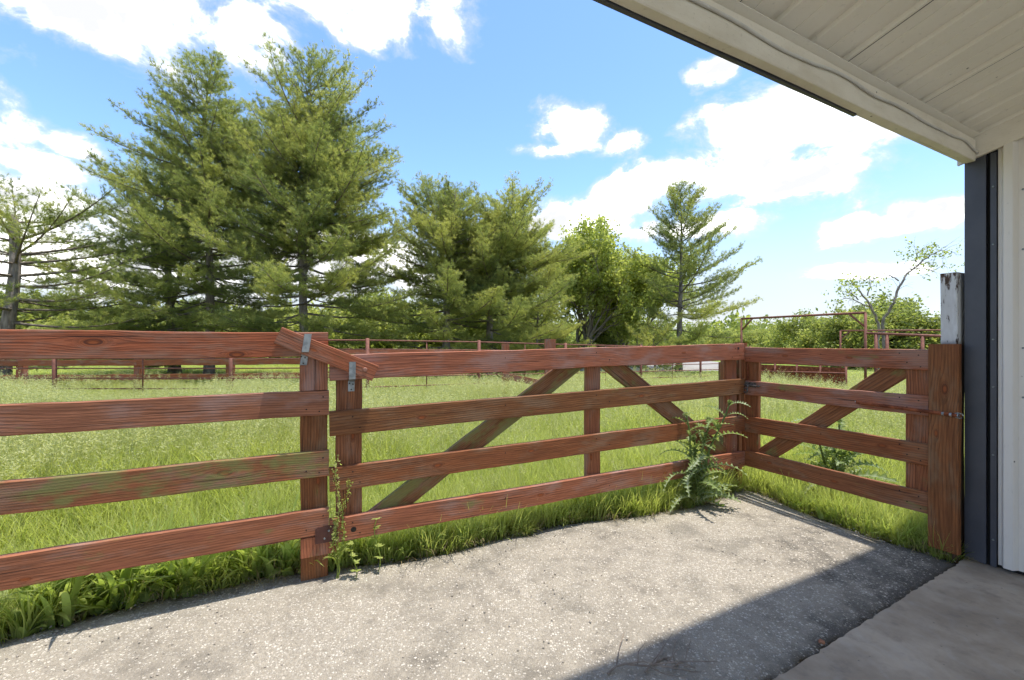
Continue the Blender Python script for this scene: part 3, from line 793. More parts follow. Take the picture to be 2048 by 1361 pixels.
        mb = MB(); mb.add(V, quads=[[2 * i, 2 * i + 2, 2 * i + 3, 2 * i + 1] for i in range(len(prof) - 1)])
        mb.build('ceiling_panel', CREAM, th)
    # closure trim where the ceiling meets the beam, in two lengths
    for (sa, sb, dz) in ((.0, 1.12, .0), (1.115, EL, .004)):
        V = []
        for s in (sa, sb):
            for d, l in ((-.005, -.012 - dz), (.040, -.004 - dz), (.040, -.0015 - dz), (-.005, .015)): V.append(cp(s, d, l)[:])
        mb = MB(); mb.add(V, quads=[[0, 4, 5, 1], [1, 5, 6, 2], [2, 6, 7, 3], [3, 7, 4, 0], [0, 1, 2, 3], [4, 7, 6, 5]])
        mb.build('ceiling_trim', CREAM, th)
    # unseen roof sheet above, added so that no light leaks past the ceiling
    V = []
    for s in (-.9, EL):
        for d, l in ((-.10, .075), (depth, .075), (depth, .105), (-.10, .105)): V.append(cp(s, d, l)[:])
    mb = MB(); mb.add(V, quads=[[0, 1, 5, 4], [1, 2, 6, 5], [2, 3, 7, 6], [3, 0, 4, 7], [0, 3, 2, 1], [4, 5, 6, 7]]); mb.build('roof', ROOF, th)
    # cable along the beam
    CAB = simple('white_cable', (.60, .57, .52), (.70, .68, .63), 10, .5)
    pts = []
    zc = (ZB + ZT) / 2
    ctrl = [(-.012, -.018), (.06, -.012), (.12, .004), (.20, .016), (.32, .006), (.48, .010), (.70, .004), (.86, .012), (1.02, .016), (1.22, .010), (1.42, .026), (1.55, .024), (1.70, .010), (1.95, .006), (2.2, .018), (2.5, .020), (3.0, .012), (4, .02), (5, .01), (6, .02), (7.9, .0)]
    cs = np.array(ctrl)
    for s in np.linspace(-.012, 7.9, 260):
        z = np.interp(s, cs[:, 0], cs[:, 1]); pts.append((b0 - U * s - NN * .0075 + Vector((0, 0, zc + z + .003 * math.sin(s * 9)))))
    P_ = np.array([p[:] for p in pts]); P_[1:-1] = (P_[:-2] + P_[1:-1] * 2 + P_[2:]) / 4
    mb = MB(); mb.tube(P_, .006, 7); c = mb.build('cable', CAB, None, origin=tuple(P_[0]), smooth=True)
    tag(c, 'thin white cable sagging along the porch eave beam', 'cable')
build_barn()

# ------------------------------------------------------------------ trees
def norm(v): return v / (np.linalg.norm(v, axis=-1, keepdims=True) + 1e-12)
FORMS = {}
def tuft_form(seed, K=30):
    r = np.random.default_rng(seed); P = np.zeros((K, 3)); P[:, 2] = r.uniform(-.05, .03, K)
    th = r.uniform(.12, 1.25, K); a = r.uniform(0, 6.283, K); L = r.uniform(.085, .145, K)
    nd = np.stack([np.cos(a) * np.sin(th), np.sin(a) * np.sin(th), np.cos(th)], 1)
    side = norm(np.cross(nd, r.normal(size=(K, 3)))) * .0030
    V = np.stack([P - side, P + side, P + nd * L[:, None]], 1).reshape(-1, 3)
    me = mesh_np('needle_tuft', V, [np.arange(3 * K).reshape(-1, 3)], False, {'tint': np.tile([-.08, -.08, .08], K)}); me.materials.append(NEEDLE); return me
TUFTS = [tuft_form(k) for k in range(6)]
def scatter(name, protos, pts, rot, scl, kind, label, cat, tilt=.12, seed=0, parent=None, origin=None, rotv=None, tint=None):
    """one object whose points carry grass clumps (geometry nodes)"""
    key = id(protos)
    if key in FORMS: pc = FORMS[key][0]
    else:
        pc = bpy.data.collections.new(name + '_forms'); FORMS[key] = (pc, protos)
        for i, me in enumerate(protos):
            o = bpy.data.objects.new('%s_form_%02d' % (name, i), me); pc.objects.link(o)
    me = bpy.data.meshes.new(name); n = len(pts); me.vertices.add(n); me.vertices.foreach_set('co', np.asarray(pts, np.float32).ravel())
    r = np.random.default_rng(seed)
    rv = (np.stack([r.normal(0, tilt, n), r.normal(0, tilt, n), rot], 1) if rotv is None else rotv).astype(np.float32)
    if tint is not None:
        a = me.attributes.new('tint', 'FLOAT', 'POINT'); a.data.foreach_set('value', np.asarray(tint, np.float32))
    a = me.attributes.new('rotv', 'FLOAT_VECTOR', 'POINT'); a.data.foreach_set('vector', rv.ravel())
    sc = np.asarray(scl, np.float32)
    if sc.ndim == 1: sc = np.stack([sc, sc, sc], 1)
    a = me.attributes.new('sclv', 'FLOAT_VECTOR', 'POINT'); a.data.foreach_set('vector', sc.ravel().astype(np.float32))
    a = me.attributes.new('form', 'INT', 'POINT'); a.data.foreach_set('value', np.asarray(kind, np.int32))
    o = bpy.data.objects.new(name, me); COL.objects.link(o)
    ng = bpy.data.node_groups.new(name, 'GeometryNodeTree')
    ng.interface.new_socket('Geometry', in_out='INPUT', socket_type='NodeSocketGeometry'); ng.interface.new_socket('Geometry', in_out='OUTPUT', socket_type='NodeSocketGeometry')
    N = ng.nodes; gi = N.new('NodeGroupInput'); go = N.new('NodeGroupOutput'); ip = N.new('GeometryNodeInstanceOnPoints'); ci = N.new('GeometryNodeCollectionInfo')
    ci.inputs['Collection'].default_value = pc; ci.inputs['Separate Children'].default_value = True; ci.inputs['Reset Children'].default_value = True
    def na(nm, ty):
        x = N.new('GeometryNodeInputNamedAttribute'); x.data_type = ty; x.inputs['Name'].default_value = nm; return x.outputs[0]
    L = ng.links.new
    L(gi.outputs[0], ip.inputs['Points']); L(ci.outputs[0], ip.inputs['Instance']); ip.inputs['Pick Instance'].default_value = True
    L(na('form', 'INT'), ip.inputs['Instance Index'])
    e2r = N.new('FunctionNodeEulerToRotation'); L(na('rotv', 'FLOAT_VECTOR'), e2r.inputs[0]); L(e2r.outputs[0], ip.inputs['Rotation'])
    L(na('sclv', 'FLOAT_VECTOR'), ip.inputs['Scale']); L(ip.outputs[0], go.inputs[0])
    md = o.modifiers.new('scatter', 'NODES'); md.node_group = ng
    if parent is not None:
        o.parent = parent; o.matrix_basis = WORLD[parent.name].inverted() @ Matrix.Translation(origin); o['kind'] = 'stuff'
    else: o['kind'] = 'stuff'; o['label'] = label; o['category'] = cat
    return o

def pine(name, base, H, zb, R, seed, label, lean=(0, 0), e0=-.02, e1=.95, dens=1.0, asym=(0, 0), curve=.09, r0=None, top=None, fork=0,
         wob=.12, K=13, shape=.8, groups='pines beyond the paddock fences', tintbias=0.0, whorl=.40, needle=1.0):
    r = np.random.default_rng(seed); base = np.array(base, float)
    th = thing(name, base, label, 'pine tree', groups)
    r0 = r0 or .0115 * H + .04
    tmb, lmb = MB(), MB()
    Htr = top or H
    ts = np.linspace(0, 1, 16); ph = r.uniform(0, 6, 2)
    tr = base + np.stack([lean[0] * ts ** 1.3 + wob * np.sin(ts * 5 + ph[0]) * ts, lean[1] * ts + wob * np.sin(ts * 4 + ph[1]) * ts, Htr * ts], 1)
    rad = r0 * (1 - ts * (.93 if not top else .40)); rad[0] *= 1.3
    tr[0, 2] -= .15
    tmb.tube(tr, rad, 10); leaders = [(tr, rad, zb, H, 1.0)]
    for k in range(fork):        # extra leaders that leave the trunk and rise beside it
        z0 = r.uniform(.28, .5) * H; i0 = np.array([np.interp(z0, tr[:, 2] - base[2], tr[:, j]) for j in range(3)])
        a = r.uniform(0, 6.28) if k else 0.2; hh = H * r.uniform(.78, .93) - z0
        s = np.linspace(0, 1, 10); out = R * r.uniform(.16, .34)
        pts = i0 + np.stack([np.cos(a) * out * s ** .7, np.sin(a) * out * s ** .7, hh * s], 1)
        rr = r0 * .5 * (1 - .9 * s); tmb.tube(pts, rr, 7); leaders.append((pts, rr, z0 - hh * .0, z0 + hh, .62))
    TP, TD, TT = [], [], []
    for (pts, rr, za, zt, sc) in leaders:
        zs = pts[:, 2] - base[2]
        z = za
        while z < min(zt, zs[-1]) - .12:
            t = (z - za) / (zt - za)
            p0 = np.array([np.interp(z, zs, pts[:, j]) for j in range(3)])
            nb = r.integers(4, 7) if t < .85 else r.integers(3, 5)
            rot = r.uniform(0, 6.28)
            for b in range(nb):
                if r.random() < .14: continue
                a = rot + b * 6.283 / nb + r.normal(0, .22)
                hd = np.array([math.cos(a), math.sin(a), 0])
                prof = (1 - t) ** shape if shape > 0 else (1 - t ** -shape) ** .8
                L = sc * R * prof * min(1, .72 + t * 1.6) * r.uniform(.50, 1.16) + .32
                L *= max(.3, 1 + (asym[0] * hd[0] + asym[1] * hd[1]) * (1 - .7 * t))
                e = e0 + (e1 - e0) * t + r.normal(0, .14)
                s = np.linspace(0, 1, 8)
                sag = -.10 * (1 - t) * np.sin(s * math.pi * .8)
                bp = p0 + np.outer(L * s * math.cos(e), hd) + np.stack([np.zeros(8), np.zeros(8), L * s * math.sin(e) + curve * L * s ** 2.2 + sag * L], 1)
                lat0 = np.array([-hd[1], hd[0], 0]); bend = r.normal(0, .12)
                bp += np.outer(bend * L * s ** 2, lat0)
                lmb.tube(bp, (.010 + .0085 * L) * (1 - .85 * s), 5, False)
                bt = norm(np.gradient(bp, axis=0)); btint = r.normal(0, .19) + tintbias
                nt = int(L / .115 * dens) + 3
                for k in range(nt):
                    q0 = .10 + .24 * (1 - t) ** 1.5; q = q0 + (1 - q0) * ((k + r.uniform(.1, .9)) / nt) ** .8
                    pp = np.array([np.interp(q, s, bp[:, j]) for j in range(3)]); td = np.array([np.interp(q, s, bt[:, j]) for j in range(3)])
                    sd = lat0 * (1 if k % 2 else -1)
                    dv = norm(td * r.uniform(.4, 1.0) + sd * r.uniform(.2, 1.15) + np.array([0, 0, r.uniform(-.15, .55)]))
                    ln = min(1.05, (.22 + .30 * L * (1 - q)) * r.uniform(.6, 1.3))
                    m = max(2, int(ln / .075)); u = (np.arange(m) + r.uniform(.2, 1, m)) / m
                    u = np.clip(u, .12, 1)
                    tp = pp + np.outer(u * ln, dv) + np.outer(.10 * ln * u ** 2, [0, 0, 1]) + r.normal(0, .050, (m, 3))
                    TP.append(tp); TD.append(np.tile(dv + np.array([0, 0, .25]), (m, 1)) + r.normal(0, .4, (m, 3)))
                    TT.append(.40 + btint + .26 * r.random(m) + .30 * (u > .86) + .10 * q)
                    if k % 3 == 0 or ln > .6:
                        lmb.tube(np.stack([pp, pp + dv * ln * .5, tp[-1]]), [.006, .004, .002], 3, False)
            z += whorl * r.uniform(.7, 1.3) * (1 - .35 * t)
    tmb.build('trunk', BARK, th, smooth=True); lmb.build('limbs', TWIG, th, smooth=True)
    P = np.vstack(TP); D = norm(np.vstack(TD)); n = len(P)
    rv = np.stack([np.zeros(n), np.arccos(np.clip(D[:, 2], -1, 1)), np.arctan2(D[:, 1], D[:, 0])], 1)
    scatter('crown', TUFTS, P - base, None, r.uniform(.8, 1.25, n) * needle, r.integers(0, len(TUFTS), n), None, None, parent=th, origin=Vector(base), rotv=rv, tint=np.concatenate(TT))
    return th

def skeleton(p, d, L, rad, depth, r, mb, tips, spread=.62, up=.12, droop=0.0, kids=(2, 4), ratio=.72):
    n = 5 if depth > 1 else 4; pts = [np.array(p, float)]; dd = norm(np.array(d, float))
    for k in range(n):
        dd = norm(dd + r.normal(0, .11, 3) + np.array([0, 0, up * .3 - droop * .2])); pts.append(pts[-1] + dd * L / n)
    pts = np.array(pts); rr = rad * np.linspace(1, .62, n + 1)
    mb.tube(pts, rr, 8 if depth > 3 else (4 if depth > 1 else 3), False)
    if depth <= 1:
        for q in (1, 2, 3, 4): tips.append((pts[q], dd))
    if depth == 0: return
    for k in range(r.integers(kids[0], kids[1] + 1)):
        q = r.integers(2, n + 1) if k else n
        ax = norm(np.cross(dd, r.normal(size=3)))
        nd = norm(dd * math.cos(spread) + ax * math.sin(spread) * r.uniform(.6, 1.3) + np.array([0, 0, up]))
        skeleton(pts[q], nd, L * ratio * r.uniform(.75, 1.15), rr[q] * .68, depth - 1, r, mb, tips, spread, up, droop, kids, ratio)

def leaf_quads(tips, r, per, rad, s0, s1, base_t=.35):
    P = np.array([t[0] for t in tips]); N = len(P) * per
    C = np.repeat(P, per, 0) + norm(r.normal(size=(N, 3))) * (rad * r.random((N, 1)) ** .6)
    tint = np.repeat(r.normal(base_t, .12, len(P)), per) + r.normal(0, .14, N)
    a = norm(r.normal(size=(N, 3)) + np.array([0, 0, .2])); b = norm(np.cross(a, r.normal(size=(N, 3))))
    s = r.uniform(s0, s1, N)[:, None]
    V = np.stack([C - a * s, C + b * s * .55, C + a * s, C - b * s * .55 ], 1).reshape(-1, 3)
    return V, np.arange(4 * N).reshape(-1, 4), np.repeat(tint, 4)

def broadleaf(base, H, seed, label, stems=1, depth=5, per=9, rad=.30, s0=.05, s1=.095, leaf=None, spread=.55, up=.14, cat='tree', name='broadleaf_tree', group=None, base_t=.38, tall=.34, r0=None, kids=(2, 4), dirs=None, ratio=.72, limit=None):
    r = np.random.default_rng(seed); base = np.array(base, float); mb = MB(); tips = []
    th = thing(name, base, label, cat, group)
    for k in range(stems):
        a = r.uniform(0, 6.28); tilt = r.uniform(.0, .12) if stems == 1 else r.uniform(.15, .55)
        d = np.array([math.cos(a) * tilt, math.sin(a) * tilt, 1.0]) if dirs is None else np.array(dirs[k])
        skeleton(base + np.array([math.cos(a), math.sin(a), 0]) * (.0 if stems == 1 else .15) - np.array([0, 0, .1]), d, H * tall, r0 or (.018 * H + .03) / (1 if stems == 1 else 1.5), depth, r, mb, tips, spread, up, 0, kids, ratio)
    mb.build('trunk', BARK, th, smooth=True)
    if limit and len(tips) > limit: tips = [tips[i] for i in r.choice(len(tips), limit, False)]
    V, q, tt = leaf_quads(tips, r, per, rad, s0, s1, base_t)
    link_mesh('crown', mesh_np('crown', V - base, [q], False, {'tint': tt}), leaf or LEAF, th, Matrix.Translation(Vector(base)))
    return th

def height_at(py, Z, base): return CAMH - (py - HOR) / F * Z - base[2]
b = on_ground(418, 17.0); pine('white_pine', b, height_at(66, 17, b) - .8, 1.5, 3.8, 11, 'tall straight pine with bare grey lower trunk, left of the two tallest', (.15, 0), -.10, .58, 1.15, (-.15, 0), shape=-1.5, wob=.3, fork=2)
b = on_ground(612, 16.6); pine('white_pine', b, height_at(58, 16.6, b) - .9, 1.5, 4.1, 23, 'tallest broad pine with several upswept leaders, behind the fence post', (-.15, 0), -.04, .6, 1.1, (.16, 0), fork=4, shape=-2.3, wob=.3, tintbias=.05)
b = on_ground(350, 18.6); pine('white_pine', b, height_at(300, 18.6, b), 1.2, 4.3, 37, 'shorter dark pine close behind the straight grey-trunked pine', (-.8, 0), -.08, .7, 1.0, (-.30, 0), r0=.22, shape=-1.5, fork=1)
b = on_ground(8, 13.5); pine('white_pine', b, 7.6, .9, 4.2, 41, 'pine at the left edge with a snapped-off trunk top', (.30, 0), -.05, .60, .72, (.28, 0), top=height_at(428, 13.5, b), r0=.19, wob=.18, shape=.35)
b = on_ground(893, 19.0); pine('white_pine', b, height_at(332, 19, b) - .6, 1.2, 4.2, 53, 'mid-sized pine with a crooked leaning trunk, right of the tall pair', (-.45, 0), -.02, .6, 1.15, (-.12, 0), wob=.35, r0=.2, tintbias=.08, shape=-1.5, fork=2)
b = on_ground(975, 19.8); pine('white_pine', b, height_at(368, 19.8, b) - .7, 1.0, 4.2, 67, 'bushy wide pine with low sweeping limbs reaching right', (.9, 0), .02, .58, 1.15, (.20, 0), fork=4, wob=.4, r0=.2, tintbias=.12, shape=-2.6)
b = on_ground(1358, 23.0); pine('white_pine', b, height_at(358, 23, b) - .4, 1.8, 4.7, 79, 'lone cone-shaped pine standing apart on the right', (.15, 0), .06, .85, 1.15, (.06, 0), shape=.85, r0=.17, whorl=.40)
b = on_ground(1310, 21.5); pine('young_pine', b, height_at(650, 21.5, b), .3, 1.7, 83, 'small pale young pine at the foot of the lone pine', (0, 0), .2, .8, 1.0, tintbias=.30, r0=.06, groups=None, shape=.45)
b = on_ground(1075, 22.5); pine('young_pine', b, height_at(520, 22.5, b), .4, 3.0, 97, 'yellow-green young pine between the bushy pine and the leafy tree', (0, 0), .1, .8, 1.0, tintbias=.30, r0=.08, groups=None, shape=.45)

b = on_ground(1165, 26.5); broadleaf(b, height_at(432, 26.5, b), 5, 'bright green leafy tree with several dark stems, left of the lone pine', 6, 5, 5, .50, .07, .13, spread=.58, up=.16, tall=.33, base_t=.80)
b = on_ground(1262, 28); broadleaf(b, height_at(480, 28, b), 8, 'smaller leafy tree half hidden behind the lone pine', 5, 5, 5, .50, .07, .13, spread=.58, tall=.33, base_t=.80)
# storm-broken trees at the right
def limb_tree(label, Z, limbs, clusters, seed, per=60, rad=.42):
    """tree with hand-laid limbs (photo directions at its distance) and thin side twigs"""
    r = np.random.default_rng(seed); b = on_ground(limbs[0][0][0], Z); th = thing('storm_broken_tree', b, label, 'tree'); mb = MB(); tips = []
    for k, lm in enumerate(limbs):
        pts = np.array([at(x, y, Z)[:] for x, y in lm]); pts[:, 1] += np.cumsum(r.normal(0, .10, len(pts)))
        if k == 0: pts = np.vstack([b[:], pts])
        s_ = np.linspace(0, 1, len(pts)); u = np.linspace(0, 1, 4 * len(pts))
        pts = np.stack([np.interp(u, s_, pts[:, j]) for j in range(3)], 1) + r.normal(0, .025, (len(u), 3))
        mb.tube(pts, (.085 if k == 0 else .035) * (1 - .82 * u), 7, False)
        tn = norm(np.gradient(pts, axis=0))
        for q in range(4, len(pts)):
            if r.random() < .6:
                d = norm(tn[q] + norm(r.normal(size=3)) * 1.1 + np.array([.1, 0, .1])); L = r.uniform(.3, .8)
                skeleton(pts[q], d, L, .010, 1, r, mb, [], .6, .0, .5, (1, 3), .7)
    mb.build('trunk', BARK, th, smooth=True)
    for (x, y) in clusters:
        c = np.array(at(x, y, Z)[:])
        for _ in range(9): tips.append((c + r.normal(0, 1, 3) * np.array([rad, rad, rad * .55]), None))
    V, q, tt = leaf_quads(tips, r, per // 9, .28, .05, .10, .40); base = np.array(b[:])
    link_mesh('crown', mesh_np('crown', V - base, [q], False, {'tint': tt}), LEAF, th, Matrix.Translation(b))
limb_tree('bare leaning tree with a few leaves at its bent top', 24, [[(1772, 640), (1784, 608), (1796, 578), (1806, 556), (1824, 538), (1842, 522), (1860, 508), (1878, 503)],
    [(1803, 560), (1786, 552), (1773, 544), (1767, 556)], [(1824, 538), (1848, 536), (1872, 540), (1888, 530)], [(1842, 522), (1838, 508), (1848, 500)]],
    [(1836, 508), (1840, 512), (1856, 506), (1850, 502), (1866, 503), (1876, 512), (1880, 534), (1866, 540), (1790, 612)], 3)
limb_tree('small spreading thin-branched tree left of the bare leaning tree', 24, [[(1756, 650), (1742, 616), (1730, 592), (1718, 574), (1702, 566)],
    [(1742, 616), (1716, 600), (1692, 596), (1672, 604)], [(1730, 592), (1738, 572), (1740, 560)], [(1716, 600), (1700, 586), (1684, 584)]],
    [(1700, 564), (1714, 562), (1728, 566), (1740, 560), (1688, 580), (1674, 598), (1704, 574), (1735, 600)], 4)

# shrubs: four forms, copied as separate plants
def shrub_proto(seed, H, stems, bt):
    r = np.random.default_rng(seed); mb = MB(); tips = []
    for k in range(stems):
        a = r.uniform(0, 6.28); tl = r.uniform(.15, .75)
        skeleton(np.array([math.cos(a), math.sin(a), 0]) * .2 - np.array([0, 0, .1]), (math.cos(a) * tl, math.sin(a) * tl, 1), H * .42, .03, 3, r, mb, tips, .6, .10, 0, (2, 3))
    st = mb.mesh('stems', smooth=True); st.materials.append(TWIG)
    V, q, tt = leaf_quads(tips, r, 10, .36, .045, .095, bt)
    # low skirt
    n = 1300; a = r.uniform(0, 6.28, n); rr = H * .5 * r.random(n) ** .5
    C2 = [(np.array([x, y, z]), None) for x, y, z in zip(np.cos(a) * rr, np.sin(a) * rr, r.uniform(.05, H * .45, n))]
    V2, q2, t2 = leaf_quads(C2, r, 2, .15, .045, .09, bt - .08)
    cr = mesh_np('crown', np.vstack([V, V2]), [np.vstack([q, q2 + len(V)])], False, {'tint': np.concatenate([tt, t2])}); cr.materials.append(SHRUBLEAF)
    return st, cr
PROTOS = [shrub_proto(101, 2.6, 9, .62), shrub_proto(102, 2.2, 8, .80), shrub_proto(103, 3.0, 10, .52), shrub_proto(104, 2.4, 9, .70)]
def shrub(px, Z, k, sc, rot, label, group, wide=1.0):
    b = on_ground(px, Z)
    th = bpy.data.objects.new('shrub', None); COL.objects.link(th); tag(th, label, 'shrub', group)
    th.location = b; th.rotation_euler = (0, 0, rot); th.scale = (sc * wide, sc * wide, sc); WORLD[th.name] = th.matrix_basis.copy()
    for me, nm in zip(PROTOS[k], ('stems', 'crown')):
        o = bpy.data.objects.new(nm, me); COL.objects.link(o); o.parent = th; o['seed'] = random.random()
r = random.Random(5)
left_lab = 'yellow-green shrub in the understorey row behind the pines'
ORD = 'first second third fourth fifth sixth seventh eighth ninth tenth eleventh twelfth thirteenth fourteenth fifteenth'.split()
for i_, (px, Z, sc) in enumerate(((-60, 27, 1.0), (50, 30, 1.05), (150, 27, .9), (235, 31, 1.1), (320, 27, .8), (400, 30, 1.0), (470, 27, .85), (545, 31, 1.1), (640, 26, .9), (705, 25, 1.0), (765, 28, 1.1), (820, 25.5, .85), (930, 27, 1.0), (1010, 29, 1.1), (1060, 26, .8))):
    shrub(px, Z + 3, r.randrange(4), sc * 1.85, r.uniform(0, 6), ORD[i_] + ' shrub from the left in the understorey row behind the pines', 'understorey shrubs behind the pines', 1.15)
for px, Z, sc, lab in ((1130, 28, .9, 'low shrub at the foot of the leafy tree'), (1215, 29, .9, 'round shrub between the leafy tree and the lone pine'), (1450, 60, 1.6, 'far shrub left of the tall pipe frame')):
    shrub(px, Z, r.randrange(4), sc, r.uniform(0, 6), lab, None, 1.2)
for i_, (px, Z, sc) in enumerate(((1500, 52, 1.35), (1545, 46, 1.45), (1590, 40, 1.35), (1625, 34, 1.25), (1660, 31, 1.25), (1700, 27, 1.15), (1735, 29, 1.45), (1768, 30, 1.55), (1795, 27, 1.20), (1835, 29, 1.3), (1868, 26, 1.15), (1905, 28, 1.3), (1950, 28, 1.3))):
    shrub(px, Z, r.randrange(4), sc, r.uniform(0, 6), ORD[i_] + ' bush from the left in the hedgerow behind the pipe gateways', 'hedgerow behind the pipe frames', 1.15)

def distant_wood():
    r = np.random.default_rng(77); Vs, qs, ts = [], [], []; n0 = 0
    for k in range(330):
        Z = r.uniform(85, 210); az = r.uniform(-1.05, 1.05); x = math.tan(az) * Z
        h = r.uniform(5, 9.5); w = r.uniform(3, 5.5); base = np.array([x, Z, float(terrain(x, Z)) - .4])
        m = 210; d = norm(r.normal(size=(m, 3))); d *= (r.random((m, 1)) ** .33) * (1 + .25 * np.sin(d[:, :1] * 5 + d[:, 2:] * 6 + k))
        P = base + d * np.array([w, w, h * .5]) + np.array([0, 0, h * .48])
        V, q, tt = leaf_quads([(p, None) for p in P], r, 1, .2, .35, .75, r.uniform(.15, .55))
        Vs.append(V); qs.append(q + n0); ts.append(tt); n0 += len(V)
    o = link_mesh('distant_wood', mesh_np('distant_wood', np.vstack(Vs), [np.vstack(qs)], False, {'tint': np.concatenate(ts)}), SHRUBLEAF)
    o['kind'] = 'stuff'; o['label'] = 'far treeline along the horizon'; o['category'] = 'woods'
distant_wood()

# ------------------------------------------------------------------ fences in the paddock
def pipe(th, name, pts, rad, sides=7, mat=None):
    mb = MB(); mb.tube([tuple(p) for p in pts], rad, sides); return mb.build(name, mat or RUSTPIPE, th, smooth=True)
def up(p, z): return Vector((p[0], p[1], p[2] + z))
def pipe_fence():
    th = thing('pipe_fence', on_ground(650, 9.0), 'red-brown pipe rail fence crossing the meadow behind the gates', 'fence')
    line = [(-340, 9.0), (109, 9.0), (462, 9.0), (735, 9.35), (958, 10.6), (1131, 12.0), (1282, 13.7), (1401, 15.2), (1500, 16.6)]
    P = [on_ground(*q) for q in line]
    for z in (1.41, 1.215, 1.02, .82, .615, .40):
        pipe(th, 'rail', [up(p, z) for p in P], .0145 if z < 1.4 else .018, 6)
    for p in P: pipe(th, 'post', [up(p, -.3), up(p, 1.455)], .040, 8)
    for (a, b_) in zip(P[:-1], P[1:]):
        L = (b_ - a).length; n = max(2, int(L / 1.45))
        for k in range(1, n):
            q = a.lerp(b_, k / n); pipe(th, 'stay', [up(q, .3), up(q, 1.415)], .013, 6)
pipe_fence()
def paddock_boards():
    th = thing('paddock_board_fence', on_ground(278, 10.2), 'low red board fence seen under the top board, behind the pipe rails', 'fence')
    line = [(-280, 9.9), (44, 10.0), (278, 10.2), (461, 10.5), (690, 11.2), (925, 12.4)]
    P = [on_ground(*q) for q in line]
    for p in P: board('post', th, up(p, -.3), up(p, 1.20), .15, .13, (0, -1, 0), .05, .8, [], rough=.002)
    for (a, b_) in zip(P[:-1], P[1:]):
        n = (b_ - a).cross(Vector((0, 0, 1))).normalized()
        for z in (1.13, .885, .545): board('board', th, up(a, z) + n * .07, up(b_, z - (.02 if z > 1 else 0)) + n * .07, .135, .03, n, .08, .85, [], rough=.003)
paddock_boards()
p = on_ground(1100, 9.6); th = thing('gate_post', p, 'wide square-topped red post rising above the long gate', 'post')
board('post', th, up(p, -.3), up(p, 1.47), .235, .2, (0, -1, 0), .1, .8, [], rough=.002)
p = on_ground(1011, 9.4); th = thing('gate_post', p, 'narrower red post with a dropped board, left of the wide post', 'post')
board('post', th, up(p, -.3), up(p, 1.36), .165, .15, (0, -1, 0), .1, .8, [], rough=.002)
q = at(1085, 768, 8.4); p2 = at(1006, 752, 9.3)
lb = board('loose_board', None, p2, q, .125, .03, (0.4, -1, 0), .1, .75, [], rough=.002)
tag(lb, 'dropped red board sloping away from the narrower post', 'board')

def frame(p0, p1, h, rad, label, brace=.42, name='pipe_gateway'):
    th = thing(name, p0, label, 'pipe frame')
    a = up(p0, h); b_ = up(p1, h)
    pipe(th, 'post', [up(p0, -.3), a], rad); pipe(th, 'post', [up(p1, -.3), b_], rad); pipe(th, 'crossbar', [a, b_], rad)
    d = (p1 - p0).normalized()
    pipe(th, 'brace', [a - Vector((0, 0, brace)), a + d * brace], rad * .8); pipe(th, 'brace', [b_ - Vector((0, 0, brace)), b_ - d * brace], rad * .8)
p0 = on_ground(1483, 15.8); p1 = on_ground(1731, 12.6); p1.z = p0.z
frame(p0, p1, CAMH + 48 / F * 15.8 - p0.z, .036, 'tall rusty pipe gateway frame above the short gate')
p0 = on_ground(1681, 21.5); p1 = on_ground(1990, 20.0); p1.z = p0.z
frame(p0, p1, CAMH + 24 / F * 21.5 - p0.z, .040, 'second pipe gateway frame, lower, behind the tall one')
def corral():
    th = thing('corral_panel', on_ground(1755, 11), 'rusty pipe corral rail with short thick posts beside the tall frame', 'fence')
    a = at(1733, 667, 11.2); b_ = at(1990, 677, 9.6)
    pipe(th, 'rail', [a, b_], .034)
    for px in (1755, 1780, 1855, 1925):
        f = (px - 1733) / 257; t = a.lerp(b_, f); pipe(th, 'post', [Vector((t.x, t.y, -.4)), t - Vector((0, 0, .02))], .038)
    for dz in (.45, .85): pipe(th, 'rail', [a - Vector((0, 0, dz)), b_ - Vector((0, 0, dz))], .02)
corral()
def bunk():
    a = at(1510, 729, 12.4); b_ = at(1692, 731, 10.6)
    th = thing('rusty_feed_panel', Vector((a.x, a.y, -.15)), 'low rust-brown sheet steel panel seen through the short gate', 'panel')
    n = (b_ - a).cross(Vector((0, 0, 1))).normalized(); d = (b_ - a); L = d.length; d = d / L
    mb = MB(); zt = a.z
    for k in range(4):
        s0, s1 = L * k / 4 + .012, L * (k + 1) / 4 - .012
        V = []
        for s in (s0, s1):
            for z, o in ((zt, 0), (zt - .14, .01), (zt - .16, .03), (.02, .05), (.02, .06), (zt - .16, .04), (zt - .14, .02), (zt, .01)): V.append((a + d * s + n * o)[:2] + (z,))
        m2 = MB(); m2.add(V, quads=[[i, i + 8, (i + 1) % 8 + 8, (i + 1) % 8] for i in range(8)] + [[0, 1, 2, 3], [4, 5, 6, 7], [11, 10, 9, 8], [15, 14, 13, 12]])
        m2.build('sheet', RUST, th)
    for k in range(5): pipe(th, 'post', [Vector(((a + d * L * k / 4).x, (a + d * L * k / 4).y, -.3)), a + d * L * k / 4 + Vector((0, 0, .04))], .028)
    pipe(th, 'rail', [a + Vector((0, 0, .03)), b_ + Vector((0, 0, .03))], .022); pipe(th, 'rail', [a - Vector((0, 0, .19)) + n * .08, b_ - Vector((0, 0, .19)) + n * .08], .018)
bunk()

